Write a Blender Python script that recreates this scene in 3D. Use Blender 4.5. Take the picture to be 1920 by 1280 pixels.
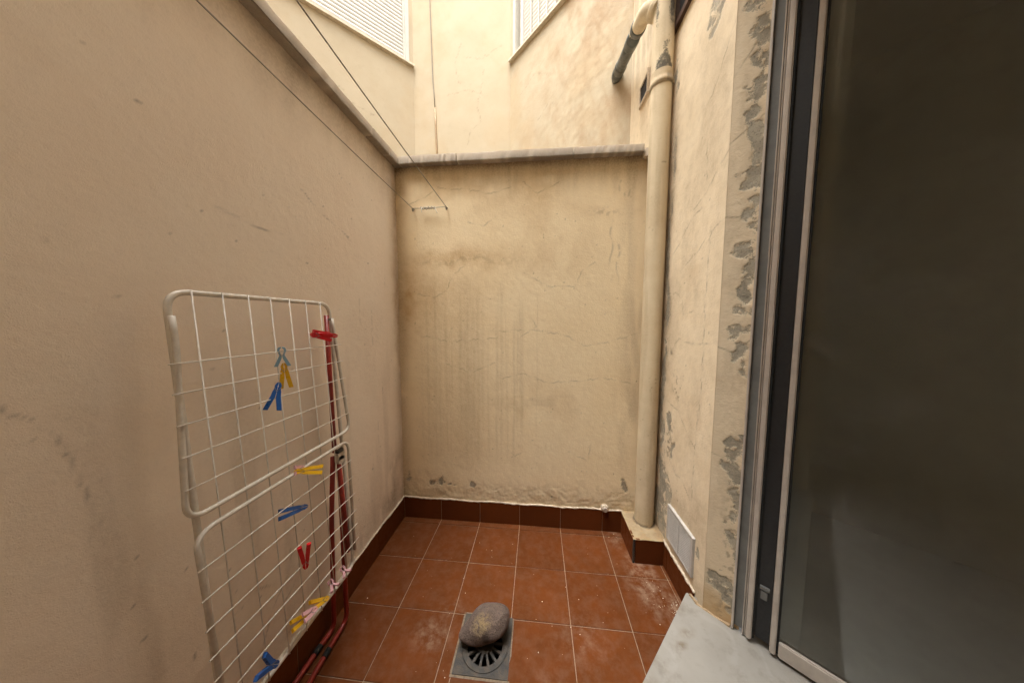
import bpy, bmesh, math, random
import numpy as np
from mathutils import Vector, Matrix
random.seed(7)
SC = bpy.context.scene
for o in list(bpy.data.objects): bpy.data.objects.remove(o)
COL = SC.collection

# ------------------------------------------------------------------ camera
CAM = (-.1928, -2.0015, 1.6176)
def cam_matrix(yaw, pitch, roll):
    return (Matrix.Rotation(yaw, 3, 'Z') @ Matrix.Rotation(pitch, 3, 'X') @ Matrix.Rotation(roll, 3, 'Y')
            @ Matrix.Rotation(math.pi/2, 3, 'X'))
cd = bpy.data.cameras.new('camera'); cam = bpy.data.objects.new('camera', cd); COL.objects.link(cam)
cd.sensor_fit = 'HORIZONTAL'; cd.sensor_width = 36; cd.lens = 508.87/1920*36
cd.clip_start = .01; cd.clip_end = 500
cam.matrix_world = Matrix.Translation(CAM) @ cam_matrix(.0937, -.0733, -.0031).to_4x4()
SC.camera = cam
SC.render.resolution_x = 1024; SC.render.resolution_y = 682

# ------------------------------------------------------------------ daylight
SUN_ELEV, SUN_AZ = 76.0, -148.0        # azimuth clockwise from +y
w = bpy.data.worlds.new('World'); SC.world = w; w.use_nodes = True
nt = w.node_tree; nt.nodes.clear()
sky = nt.nodes.new('ShaderNodeTexSky'); sky.sky_type = 'NISHITA'; sky.sun_disc = False
sky.sun_elevation = math.radians(SUN_ELEV); sky.sun_rotation = math.radians(SUN_AZ)
sky.dust_density = 4; sky.air_density = 1.0
hs = nt.nodes.new('ShaderNodeHueSaturation'); hs.inputs['Saturation'].default_value = .22
wm = nt.nodes.new('ShaderNodeMix'); wm.data_type = 'RGBA'; wm.blend_type = 'MULTIPLY'; wm.inputs[0].default_value = 1
wm.inputs[7].default_value = (1.0, 1.0, .985, 1)
bg = nt.nodes.new('ShaderNodeBackground'); bg.inputs[1].default_value = .15
wo = nt.nodes.new('ShaderNodeOutputWorld')
nt.links.new(sky.outputs[0], hs.inputs['Color']); nt.links.new(hs.outputs[0], wm.inputs[6])
nt.links.new(wm.outputs[2], bg.inputs[0]); nt.links.new(bg.outputs[0], wo.inputs[0])
sl = bpy.data.lights.new('sun', 'SUN'); sun = bpy.data.objects.new('sun', sl); COL.objects.link(sun)
sl.energy = 1.0; sl.angle = math.radians(60); sl.color = (1, .985, .95)
az, el = math.radians(SUN_AZ), math.radians(SUN_ELEV)
sdir = Vector((math.sin(az)*math.cos(el), math.cos(az)*math.cos(el), math.sin(el)))
sun.rotation_euler = sdir.to_track_quat('Z', 'Y').to_euler(); sun.location = (0, 0, 20)
vs = SC.view_settings
vs.view_transform = 'Standard'; vs.look = 'None'; vs.gamma = 1; vs.exposure = 2.74; vs.use_curve_mapping = False
SC.render.engine = 'CYCLES'
SC.cycles.max_bounces = 16; SC.cycles.diffuse_bounces = 10

# ------------------------------------------------------------------ object helpers
BASE = {}
def tag(o, label=None, cat=None, group=None, kind=None):
    if label: o['label'] = label
    if cat: o['category'] = cat
    if group: o['group'] = group
    if kind: o['kind'] = kind
    return o
def thing(name, loc, label, cat, group=None):
    o = bpy.data.objects.new(name, None); COL.objects.link(o); o.location = loc
    o.empty_display_size = .1; BASE[o] = Vector(loc)
    return tag(o, label, cat, group)
def link(name, me, mat, parent=None, loc=None, rot=None):
    """an object with mesh data in world coordinates (loc None) or local to loc"""
    if mat is not None and not me.materials: me.materials.append(mat)
    if mat is not None and mat.get('needs_wear') and 'wear' not in me.attributes:
        at = me.attributes.new('wear', 'FLOAT_COLOR', 'POINT'); n_ = len(me.vertices)
        co = np.empty(n_*3, np.float32); me.vertices.foreach_get('co', co); co = co.reshape(-1, 3)
        d_ = .45*sstep(.45, .75, vnoise(co[:, 0]*30+co[:, 1]*21+50, co[:, 2]*14+50, 77))
        at.data.foreach_set('color', np.stack([d_, 0*d_, 0*d_, 0*d_], -1).astype(np.float32).reshape(-1))
    o = bpy.data.objects.new(name, me); COL.objects.link(o)
    org = Vector(loc) if loc is not None else Vector((0, 0, 0)); BASE[o] = org      # where its origin stands in the world
    if parent is not None: o.parent = parent; o.location = org-BASE[parent]
    else: o.location = org
    if rot is not None: o.rotation_euler = rot
    return o
def mesh(name, V, F, smooth=False):
    me = bpy.data.meshes.new(name); me.from_pydata([tuple(v) for v in V], [], F); me.update()
    if smooth: me.polygons.foreach_set('use_smooth', [True]*len(me.polygons))
    return me
def bm_mesh(name, bm, smooth=False):
    bmesh.ops.recalc_face_normals(bm, faces=bm.faces)
    me = bpy.data.meshes.new(name); bm.to_mesh(me); bm.free()
    if smooth: me.polygons.foreach_set('use_smooth', [True]*len(me.polygons))
    return me
def bm_box(bm, lo, hi, M=None):
    vs_ = [bm.verts.new((x, y, z)) for x in (lo[0], hi[0]) for y in (lo[1], hi[1]) for z in (lo[2], hi[2])]
    for f in ((0, 1, 3, 2), (4, 6, 7, 5), (0, 4, 5, 1), (2, 3, 7, 6), (0, 2, 6, 4), (1, 5, 7, 3)):
        bm.faces.new([vs_[i] for i in f])
    if M is not None:
        for v in vs_: v.co = M @ v.co
    return vs_
def box_mesh(name, lo, hi, bevel=.002, M=None, seg=1):
    bm = bmesh.new(); bm_box(bm, lo, hi)
    if bevel: bmesh.ops.bevel(bm, geom=list(bm.edges), offset=bevel, segments=seg, affect='EDGES')
    if M is not None: bmesh.ops.transform(bm, matrix=M, verts=bm.verts)
    return bm_mesh(name, bm)
def fillet(pts, r, n=6):
    pts = [Vector(p) for p in pts]; out = [pts[0]]
    for i in range(1, len(pts)-1):
        p, a, b = pts[i], pts[i-1], pts[i+1]
        da, db = (a-p), (b-p); rr = min(r, da.length*.49, db.length*.49)
        A = p + da.normalized()*rr; B = p + db.normalized()*rr
        for k in range(n+1):
            t = k/n; out.append(A*(1-t)**2 + p*2*t*(1-t) + B*t*t)
    out.append(pts[-1]); return out
def tube_data(pts, r, seg=10, closed=False, V=None, F=None, rfun=None):
    pts = [Vector(p) for p in pts]; V = [] if V is None else V; F = [] if F is None else F
    n = len(pts); base = len(V); up = None
    for i, p in enumerate(pts):
        if closed: t = pts[(i+1) % n]-pts[i-1]
        else: t = pts[min(i+1, n-1)]-pts[max(i-1, 0)]
        t.normalize()
        if up is None:
            up = Vector((0, 0, 1)) if abs(t.z) < .9 else Vector((1, 0, 0))
        up = (up - t*up.dot(t)).normalized(); s = t.cross(up)
        rr = rfun(i/(n-1)) if rfun else r
        for k in range(seg):
            a = 2*math.pi*k/seg; V.append(p + (up*math.cos(a)+s*math.sin(a))*rr)
    m = n if closed else n-1
    for i in range(m):
        for k in range(seg):
            a = base+i*seg+k; b = base+i*seg+(k+1) % seg; c = base+((i+1) % n)*seg+(k+1) % seg; d = base+((i+1) % n)*seg+k
            F.append((a, b, c, d))
    if not closed:
        F.append(tuple(base+k for k in range(seg))[::-1]); F.append(tuple(base+(n-1)*seg+k for k in range(seg)))
    return V, F
def tube(name, pts, r, mat, parent=None, seg=10, closed=False, rfun=None):
    V, F = tube_data(pts, r, seg, closed, rfun=rfun)
    return link(name, mesh(name, V, F, True), mat, parent)

# ------------------------------------------------------------------ numpy noise for wall surfaces
def vnoise(x, y, seed):
    rs = np.random.RandomState(seed); N = 256; T = rs.rand(N, N)
    xi = np.floor(x).astype(int); yi = np.floor(y).astype(int); fx = x-xi; fy = y-yi
    fx = fx*fx*(3-2*fx); fy = fy*fy*(3-2*fy)
    a = T[xi % N, yi % N]; b = T[(xi+1) % N, yi % N]; c = T[xi % N, (yi+1) % N]; d = T[(xi+1) % N, (yi+1) % N]
    return a*(1-fx)*(1-fy)+b*fx*(1-fy)+c*(1-fx)*fy+d*fx*fy
def fbm(u, v, s, octv=4, seed=0, sv=None):
    """0..1 noise with features of s metres"""
    sv = sv or s; t = 0; a = 1; n = 0
    for k in range(octv):
        t = t + a*vnoise(u/s*2**k+17.3*k+100, v/sv*2**k+9.1*k+100, seed+k); n += a; a *= .55
    return t/n
def sstep(a, b, x):
    t = np.clip((x-a)/(b-a), 0, 1); return t*t*(3-2*t)
class Wear:
    """fields over a wall, u along it and v up it, in metres"""
    def __init__(s, U, V, seed):
        s.U, s.V, s.seed = U, V, seed
        s.wu = (fbm(U, V, .11, 4, seed+50)-.5)*.11; s.wv = (fbm(U, V, .11, 4, seed+60)-.5)*.11
        s.dirt = np.zeros_like(U); s.bare = np.zeros_like(U); s.dark = np.zeros_like(U); s.ochre = np.zeros_like(U)
        s.h = np.zeros_like(U); s.rag = np.clip((fbm(U, V, .030, 5, seed+70)-.5)*2.6+.55, 0, 1.35)
    def blob(s, u, v, ru, rv, warp=1, ang=0):
        du = s.U-u+s.wu*warp; dv = s.V-v+s.wv*warp
        if ang:
            c, n = math.cos(ang), math.sin(ang); du, dv = du*c+dv*n, -du*n+dv*c
        return np.exp(-((du/ru)**2+(dv/rv)**2))
    def streaks(s, width, length, seed=0, lo=.5, hi=.75):
        return sstep(lo, hi, fbm(s.U, s.V, width, 2, s.seed+seed, sv=length))
    def add(s, f, a): setattr(s, f, np.maximum(getattr(s, f), a)); 
    def patch(s, u, v, ru, rv, k=1.15, warp=.7, ang=0):
        s.add('bare', np.clip(s.blob(u, v, ru*1.12, rv*1.12, warp*1.5, ang)*k*(.36+1.0*s.rag), 0, 1))
    def crack(s, pts, wd=.0022, amt=.8, jit=.012, seed=1):
        rnd = random.Random(seed+int(abs(pts[0][0])*1000)); P = [pts[0]]
        for a, b in zip(pts[:-1], pts[1:]):
            L = math.hypot(b[0]-a[0], b[1]-a[1]); n = max(2, int(L/.018))
            for k in range(1, n+1):
                t = k/n; j = jit*min(1, L*4) if k < n else 0
                P.append((a[0]+(b[0]-a[0])*t+rnd.uniform(-j, j)*.6, a[1]+(b[1]-a[1])*t+rnd.uniform(-j, j)*.6))
        us = s.U[0]; vs_ = s.V[:, 0]
        for i, (a, b) in enumerate(zip(P[:-1], P[1:])):
            m = .02
            i0, i1 = np.searchsorted(us, [min(a[0], b[0])-m, max(a[0], b[0])+m]); j0, j1 = np.searchsorted(vs_, [min(a[1], b[1])-m, max(a[1], b[1])+m])
            if i1 <= i0 or j1 <= j0: continue
            u = s.U[j0:j1, i0:i1]; v = s.V[j0:j1, i0:i1]
            du, dv = b[0]-a[0], b[1]-a[1]; L2 = du*du+dv*dv+1e-9
            t = np.clip(((u-a[0])*du+(v-a[1])*dv)/L2, 0, 1)
            d = np.hypot(u-a[0]-t*du, v-a[1]-t*dv)
            f = amt*np.exp(-(d/wd)**2)*(.55+.45*math.sin(i*.9+seed))
            s.dark[j0:j1, i0:i1] = np.maximum(s.dark[j0:j1, i0:i1], f)
def wall(name, P0, ud, W, H, res, nrm, mat, parent, fn=None, relief=1.0, seed=1, holes=(), fade=(0, 0), ext=0):
    nu, nv = max(2, int(W/res)+1), max(2, int(H/res)+1)
    U, V = np.meshgrid(np.linspace(-ext, W, nu), np.linspace(0, H, nv))
    s = Wear(U, V, seed)
    s.h = ((fbm(U, V, .5, 2, seed)-.5)*.006+(fbm(U, V, .06, 3, seed+9)-.5)*.0011+(fbm(U, V, .018, 2, seed+19)-.5)*.0009)*relief
    if fn: fn(s)
    h = s.h - .0018*sstep(.45, .6, s.bare)
    f = np.ones_like(U)
    if fade[0]: f *= sstep(0, fade[0], U)
    if fade[1]: f *= sstep(0, fade[1], W-U)
    h = h*f
    ud = np.array(ud, float); ud /= np.linalg.norm(ud); n = np.array(nrm, float); n /= np.linalg.norm(n)
    P = np.array(P0, float)+U[..., None]*ud+V[..., None]*np.array([0, 0, 1.])+h[..., None]*n
    idx = np.arange(nu*nv).reshape(nv, nu)
    q = np.stack([idx[:-1, :-1], idx[:-1, 1:], idx[1:, 1:], idx[1:, :-1]], -1).reshape(-1, 4)
    if np.dot(np.cross(ud, [0, 0, 1]), n) < 0: q = q[:, ::-1]
    if holes:
        cu = ((U[:-1, :-1]+U[1:, 1:])/2).ravel(); cv = ((V[:-1, :-1]+V[1:, 1:])/2).ravel(); keep = np.ones(len(q), bool)
        for (a, bb, c, d) in holes: keep &= ~((cu > a) & (cu < bb) & (cv > c) & (cv < d))
        q = q[keep]
    me = bpy.data.meshes.new(name)
    me.vertices.add(nu*nv); me.vertices.foreach_set('co', P.reshape(-1))
    me.loops.add(len(q)*4); me.loops.foreach_set('vertex_index', q.reshape(-1).astype(np.int32))
    me.polygons.add(len(q)); me.polygons.foreach_set('loop_start', np.arange(0, len(q)*4, 4, dtype=np.int32))
    me.polygons.foreach_set('use_smooth', np.ones(len(q), bool))
    me.update(calc_edges=True)
    at = me.attributes.new('wear', 'FLOAT_COLOR', 'POINT')
    at.data.foreach_set('color', np.stack([s.dirt, s.bare, s.dark, s.ochre], -1).astype(np.float32).reshape(-1))
    return link(name, me, mat, parent)

# ------------------------------------------------------------------ materials
def new_mat(name):
    m = bpy.data.materials.new(name); m.use_nodes = True
    return m, m.node_tree, m.node_tree.nodes['Principled BSDF']
def N(nt, t, **k):
    n = nt.nodes.new('ShaderNode'+t)
    for a, b in k.items(): setattr(n, a, b)
    return n
def noise(nt, scale, detail=4, rough=.6, vec=None):
    n = N(nt, 'TexNoise'); n.inputs['Scale'].default_value = scale; n.inputs['Detail'].default_value = detail
    n.inputs['Roughness'].default_value = rough
    if vec is not None: nt.links.new(vec, n.inputs['Vector'])
    return n.outputs['Fac']
def ramp(nt, fac, lo, hi, a=0., b=1.):
    m = N(nt, 'MapRange'); m.interpolation_type = 'SMOOTHSTEP'
    m.inputs[1].default_value = lo; m.inputs[2].default_value = hi; m.inputs[3].default_value = a; m.inputs[4].default_value = b
    nt.links.new(fac, m.inputs[0]); return m.outputs[0]
def mathn(nt, op, a, b):
    m = N(nt, 'Math', operation=op)
    for i, x in enumerate((a, b)):
        if isinstance(x, (int, float)): m.inputs[i].default_value = x
        else: nt.links.new(x, m.inputs[i])
    return m.outputs[0]
def mix(nt, fac, a, b, mode='MIX'):
    m = N(nt, 'Mix'); m.data_type = 'RGBA'; m.blend_type = mode
    for i, x in ((0, fac), (6, a), (7, b)):
        if isinstance(x, (int, float)): m.inputs[i].default_value = x
        elif isinstance(x, tuple): m.inputs[i].default_value = (*x, 1)[:4]
        else: nt.links.new(x, m.inputs[i])
    return m.outputs[2]
def bump(nt, p, h, dist, strength=1, prev=None):
    b = N(nt, 'Bump'); b.inputs['Distance'].default_value = dist; b.inputs['Strength'].default_value = strength
    nt.links.new(h, b.inputs['Height'])
    if prev is not None: nt.links.new(prev, b.inputs['Normal'])
    nt.links.new(b.outputs[0], p.inputs['Normal']); return b.outputs[0]
def pos(nt): return N(nt, 'NewGeometry').outputs['Position']

def plaster(name, col, col2, dirt=(.24, .165, .095), grey=(.225, .205, .16), grain=1.0):
    m, nt, p = new_mat(name); P = pos(nt)
    a = N(nt, 'Attribute', attribute_name='wear'); sp = N(nt, 'SeparateColor'); nt.links.new(a.outputs['Color'], sp.inputs[0])
    n1 = noise(nt, 2.2, 5, .6, P); n2 = noise(nt, 14, 5, .65, P); n3 = noise(nt, 90, 4, .7, P); n4 = noise(nt, 420, 2, .6, P)
    c = mix(nt, ramp(nt, n1, .35, .68), col, col2)
    c = mix(nt, ramp(nt, n2, .5, .8, 0, .22), c, tuple(x*.80 for x in col2))
    c = mix(nt, ramp(nt, n3, .5, .8, 0, .20), c, tuple(x*.72 for x in col2))
    c = mix(nt, ramp(nt, n4, .62, .75, 0, .25), c, tuple(x*.5 for x in col2))
    oc = mathn(nt, 'MULTIPLY', a.outputs['Alpha'], ramp(nt, n2, .25, .7, .55, 1.0))
    c = mix(nt, oc, c, (.44, .27, .11))
    df = mathn(nt, 'MULTIPLY', sp.outputs[0], ramp(nt, n3, .25, .7, .6, 1.1))
    c = mix(nt, df, c, dirt)
    gn = mathn(nt, 'ADD', mathn(nt, 'MULTIPLY', mathn(nt, 'SUBTRACT', noise(nt, 38, 8, .85, P), .5), 1.25), mathn(nt, 'MULTIPLY', mathn(nt, 'SUBTRACT', noise(nt, 170, 4, .75, P), .5), 1.5))
    gf = mathn(nt, 'ADD', sp.outputs[1], mathn(nt, 'MULTIPLY', gn, ramp(nt, sp.outputs[1], .05, .4)))
    gm = ramp(nt, gf, .40, .70, 0, .9)
    g2 = mix(nt, ramp(nt, n2, .3, .7), grey, tuple(x*1.75 for x in grey))
    g2 = mix(nt, ramp(nt, noise(nt, 45, 5, .7, P), .5, .72, 0, .6), g2, tuple(x*.8 for x in col2))
    g2 = mix(nt, ramp(nt, noise(nt, 160, 3, .7, P), .5, .75), g2, tuple(x*.45 for x in grey))
    c = mix(nt, gm, c, g2)
    kf = mathn(nt, 'MULTIPLY', sp.outputs[2], ramp(nt, n4, .3, .6, .7, 1.0))
    c = mix(nt, kf, c, (.07, .055, .04))
    nt.links.new(c, p.inputs['Base Color'])
    r_ = mix(nt, gm, (.88,)*3, (.95,)*3); nt.links.new(r_, p.inputs['Roughness'])
    p.inputs['Specular IOR Level'].default_value = .25
    hh = mathn(nt, 'ADD', mathn(nt, 'MULTIPLY', n3, .8), mathn(nt, 'MULTIPLY', n4, .4))
    hh = mathn(nt, 'SUBTRACT', hh, mathn(nt, 'MULTIPLY', gm, .35))
    bump(nt, p, hh, .0024*grain, .75)
    m['needs_wear'] = True
    return m
def simple(name, col, rough=.5, var=.15, metal=0, scale=20, bumpd=0, col2=None, spec=.5, rnd=0.):
    m, nt, p = new_mat(name); P = pos(nt)
    c2 = col2 or tuple(x*(1-var*2) for x in col)
    c = mix(nt, ramp(nt, noise(nt, scale, 5, .65, P), .35, .7), col, c2)
    c = mix(nt, ramp(nt, noise(nt, scale*9, 3, .6, P), .5, .8, 0, .5), c, c2)
    if rnd:
        oi = N(nt, 'ObjectInfo'); c = mix(nt, mathn(nt, 'MULTIPLY', oi.outputs['Random'], rnd), c, tuple(x*.5 for x in col))
    nt.links.new(c, p.inputs['Base Color'])
    rr = ramp(nt, noise(nt, scale*2, 4, .6, P), .3, .75, max(.05, rough-.1), min(1, rough+.12)); nt.links.new(rr, p.inputs['Roughness'])
    p.inputs['Metallic'].default_value = metal; p.inputs['Specular IOR Level'].default_value = spec
    if bumpd: bump(nt, p, noise(nt, scale*5, 5, .7, P), bumpd, .8)
    return m
M = {}
M['left'] = plaster('left_wall_plaster', (.83, .725, .60), (.82, .70, .57), grain=.9)
M['back'] = plaster('back_wall_plaster', (.82, .685, .465), (.80, .655, .43), grain=1.0)
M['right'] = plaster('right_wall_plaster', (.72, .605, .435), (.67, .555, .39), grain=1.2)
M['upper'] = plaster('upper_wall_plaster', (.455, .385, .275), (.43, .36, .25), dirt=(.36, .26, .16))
M['pipe'] = plaster('painted_pipe', (.66, .57, .41), (.60, .51, .355), dirt=(.33, .245, .15), grey=(.07, .065, .055), grain=.25)
M['plinth'] = plaster('mortar_top', (.46, .37, .24), (.36, .28, .17), grain=2.0)
M['coping'] = plaster('coping_stone', (.70, .625, .53), (.64, .565, .47), dirt=(.19, .155, .125), grain=.9)
M['bed'] = plaster('coping_mortar', (.30, .25, .20), (.22, .18, .14), grain=1.5)
M['sill'] = simple('window_sill_stone', (.60, .53, .41), .8, .1, scale=30)
M['bead'] = simple('mortar_bead', (.62, .52, .40), .9, .12, scale=40, bumpd=.004, spec=.2)
M['white_pl'] = simple('white_plastic', (.46, .44, .41), .45, .06, scale=30)
M['shutter'] = simple('shutter_plastic', (.50, .475, .42), .5, .04, scale=12)
M['conduit'] = simple('tan_conduit', (.36, .25, .14), .7, .1, scale=20)
M['wire'] = simple('white_coated_wire', (.66, .61, .53), .4, .08, scale=30)
M['red_tube'] = simple('red_tube_paint', (.26, .022, .014), .38, .14, scale=25)
M['black'] = simple('black_plastic', (.015, .015, .016), .5, .1, scale=40)
M['black_rub'] = simple('black_rubber', (.012, .012, .011), .75, .1, scale=40)
M['steel'] = simple('galvanised_wire', (.30, .28, .24), .45, .2, metal=.8, scale=60)
M['alu'] = simple('door_aluminium', (.56, .50, .44), .38, .08, scale=15, metal=.35)
M['alu_grey'] = simple('door_channel_grey', (.15, .15, .14), .5, .1, scale=15)
M['greypipe'] = simple('grey_pvc', (.105, .115, .105), .5, .15, scale=18)
M['iron'] = simple('drain_iron', (.030, .029, .027), .7, .25, scale=30, bumpd=.003, col2=(.075, .058, .042))
M['edge'] = simple('drain_mortar_edge', (.20, .15, .10), .9, .2, scale=60, bumpd=.002)
M['pit'] = simple('drain_pit', (.01, .009, .008), .9, .1)
M['brown'] = simple('brown_frame', (.07, .035, .022), .5, .15)
M['mesh'] = simple('insect_mesh', (.018, .016, .014), .7, .1)
M['cable'] = simple('grey_cable', (.25, .22, .17), .6, .1)
M['peg_red'] = simple('red_peg', (.62, .012, .018), .35, .06)
M['peg_yel'] = simple('yellow_peg', (.75, .43, .012), .35, .06)
M['peg_blue'] = simple('blue_peg', (.012, .085, .30), .35, .06)
M['peg_light'] = simple('light_blue_peg', (.22, .36, .45), .4, .06)
M['peg_pink'] = simple('pink_peg', (.62, .34, .36), .4, .06)
M['inside'] = simple('interior_plaster', (.72, .70, .66), .9, .03, scale=4)
M['grout'] = simple('tile_grout', (.33, .235, .155), .9, .18, scale=60, bumpd=.002, spec=.2)
M['debris'] = simple('plaster_crumbs', (.62, .53, .40), .9, .15, scale=80)

def tile_mat(name, col, col2, dust):
    m, nt, p = new_mat(name); P = pos(nt); oi = N(nt, 'ObjectInfo')
    mp = N(nt, 'Vector Math'.replace(' ', ''), operation='ADD')
    cx = N(nt, 'CombineXYZ'); nt.links.new(mathn(nt, 'MULTIPLY', oi.outputs['Random'], 40), cx.inputs[0])
    nt.links.new(P, mp.inputs[0]); nt.links.new(cx.outputs[0], mp.inputs[1]); Q = mp.outputs[0]
    n1 = noise(nt, 5, 5, .6, Q); n2 = noise(nt, 26, 5, .65, Q); n3 = noise(nt, 150, 3, .6, P)
    c = mix(nt, ramp(nt, n1, .3, .72), col, col2)
    c = mix(nt, ramp(nt, n2, .45, .8, 0, .45), c, tuple(x*.72 for x in col))
    c = mix(nt, ramp(nt, n3, .55, .8, 0, .25), c, tuple(min(1, x*1.5) for x in col))
    c = mix(nt, mathn(nt, 'MULTIPLY', oi.outputs['Random'], .55), c, tuple(x*.60 for x in col))
    d = None
    if dust:
        for (x, y, rx, ry, k) in dust:
            sb = N(nt, 'VectorMath', operation='SUBTRACT'); nt.links.new(P, sb.inputs[0]); sb.inputs[1].default_value = (x, y, 0)
            ml = N(nt, 'VectorMath', operation='MULTIPLY'); nt.links.new(sb.outputs[0], ml.inputs[0]); ml.inputs[1].default_value = (1/rx, 1/ry, 0)
            ln = N(nt, 'VectorMath', operation='LENGTH'); nt.links.new(ml.outputs[0], ln.inputs[0])
            f = ramp(nt, ln.outputs['Value'], 0, 1, k, 0)
            d = f if d is None else mathn(nt, 'MAXIMUM', d, f)
        d = mathn(nt, 'MULTIPLY', mathn(nt, 'ADD', d, .10), ramp(nt, noise(nt, 17, 6, .7, P), .38, .72))
        c = mix(nt, d, c, (.30, .21, .145))
    nt.links.new(c, p.inputs['Base Color'])
    rr = ramp(nt, n2, .3, .75, .36, .58)
    if d is not None: rr = mathn(nt, 'ADD', rr, mathn(nt, 'MULTIPLY', d, .5))
    nt.links.new(rr, p.inputs['Roughness'])
    p.inputs['Specular IOR Level'].default_value = .06
    hh = mathn(nt, 'ADD', mathn(nt, 'MULTIPLY', n1, 1.2), mathn(nt, 'MULTIPLY', n3, .15))
    bump(nt, p, hh, .003, .5)
    return m
DUST = [(.50, -.33, .16, .34, .75), (.60, -.5, .12, .25, .55), (.42, -.02, .12, .14, .5), (-.72, -.75, .14, .12, .5), (-.66, -.62, .1, .08, .35),
        (-.1, -1.0, .25, .2, .35), (.05, -.7, .2, .2, .2)]
M['tile'] = tile_mat('terracotta_floor_tile', (.130, .037, .0095), (.098, .030, .0082), DUST)
M['skirt'] = tile_mat('terracotta_skirting_tile', (.128, .035, .0095), (.105, .030, .0088), None)

def marble():
    m, nt, p = new_mat('grey_white_marble'); P = pos(nt)
    n1 = noise(nt, 4, 6, .6, P)
    wv = N(nt, 'TexWave', wave_type='BANDS'); wv.inputs['Scale'].default_value = 1.3; wv.inputs['Distortion'].default_value = 22; wv.inputs['Detail'].default_value = 4
    nt.links.new(P, wv.inputs['Vector'])
    c = mix(nt, ramp(nt, n1, .3, .7), (.275, .258, .228), (.235, .219, .192))
    c = mix(nt, ramp(nt, wv.outputs['Fac'], .0, .12, .16, 0), c, (.36, .345, .315))
    d = None
    for (x, y, rx, ry, k, a) in ((.475, -.80, .035, .02, .8, .5), (.53, -.745, .05, .025, .5, .4), (.475, -1.0, .1, .014, .65, -.9), (.30, -.99, .05, .10, .5, .6), (.33, -.86, .03, .08, .4, .7), (.55, -.62, .04, .05, .3, 0)):
        sb = N(nt, 'VectorMath', operation='SUBTRACT'); nt.links.new(P, sb.inputs[0]); sb.inputs[1].default_value = (x, y, 0)
        ro = N(nt, 'VectorRotate', rotation_type='Z_AXIS'); ro.inputs['Angle'].default_value = -a; nt.links.new(sb.outputs[0], ro.inputs['Vector'])
        ml = N(nt, 'VectorMath', operation='MULTIPLY'); nt.links.new(ro.outputs[0], ml.inputs[0]); ml.inputs[1].default_value = (1/rx, 1/ry, 0)
        ln = N(nt, 'VectorMath', operation='LENGTH'); nt.links.new(ml.outputs[0], ln.inputs[0])
        f = ramp(nt, ln.outputs['Value'], .1, 1.3, k, 0); d = f if d is None else mathn(nt, 'MAXIMUM', d, f)
    c = mix(nt, mathn(nt, 'MULTIPLY', d, ramp(nt, noise(nt, 30, 6, .7, P), .36, .62)), c, (.12, .08, .045))
    c = mix(nt, ramp(nt, noise(nt, 11, 6, .75, P), .48, .75, 0, .55), c, (.155, .135, .11))
    nt.links.new(c, p.inputs['Base Color'])
    nt.links.new(ramp(nt, noise(nt, 22, 4, .6, P), .3, .7, .38, .6), p.inputs['Roughness'])
    return m
M['marble'] = marble()
def glass():
    m, nt, p = new_mat('door_glass'); out = nt.nodes['Material Output']
    tr = N(nt, 'BsdfTransparent'); tr.inputs[0].default_value = (.80, .82, .80, 1)
    gl = N(nt, 'BsdfGlossy'); nt.links.new(ramp(nt, noise(nt, 9, 5, .65, pos(nt)), .35, .75, .02, .16), gl.inputs['Roughness'])
    df = N(nt, 'BsdfDiffuse'); df.inputs[0].default_value = (.4, .38, .34, 1)
    fr = N(nt, 'Fresnel'); fr.inputs[0].default_value = 1.5
    a = N(nt, 'MixShader'); b = N(nt, 'MixShader')
    nt.links.new(ramp(nt, noise(nt, 5, 6, .7, pos(nt)), .42, .8, .02, .10), a.inputs[0]); nt.links.new(tr.outputs[0], a.inputs[1]); nt.links.new(df.outputs[0], a.inputs[2])
    nt.links.new(fr.outputs[0], b.inputs[0]); nt.links.new(a.outputs[0], b.inputs[1]); nt.links.new(gl.outputs[0], b.inputs[2]); nt.links.new(b.outputs[0], out.inputs[0])
    return m
M['glass'] = glass()
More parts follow.
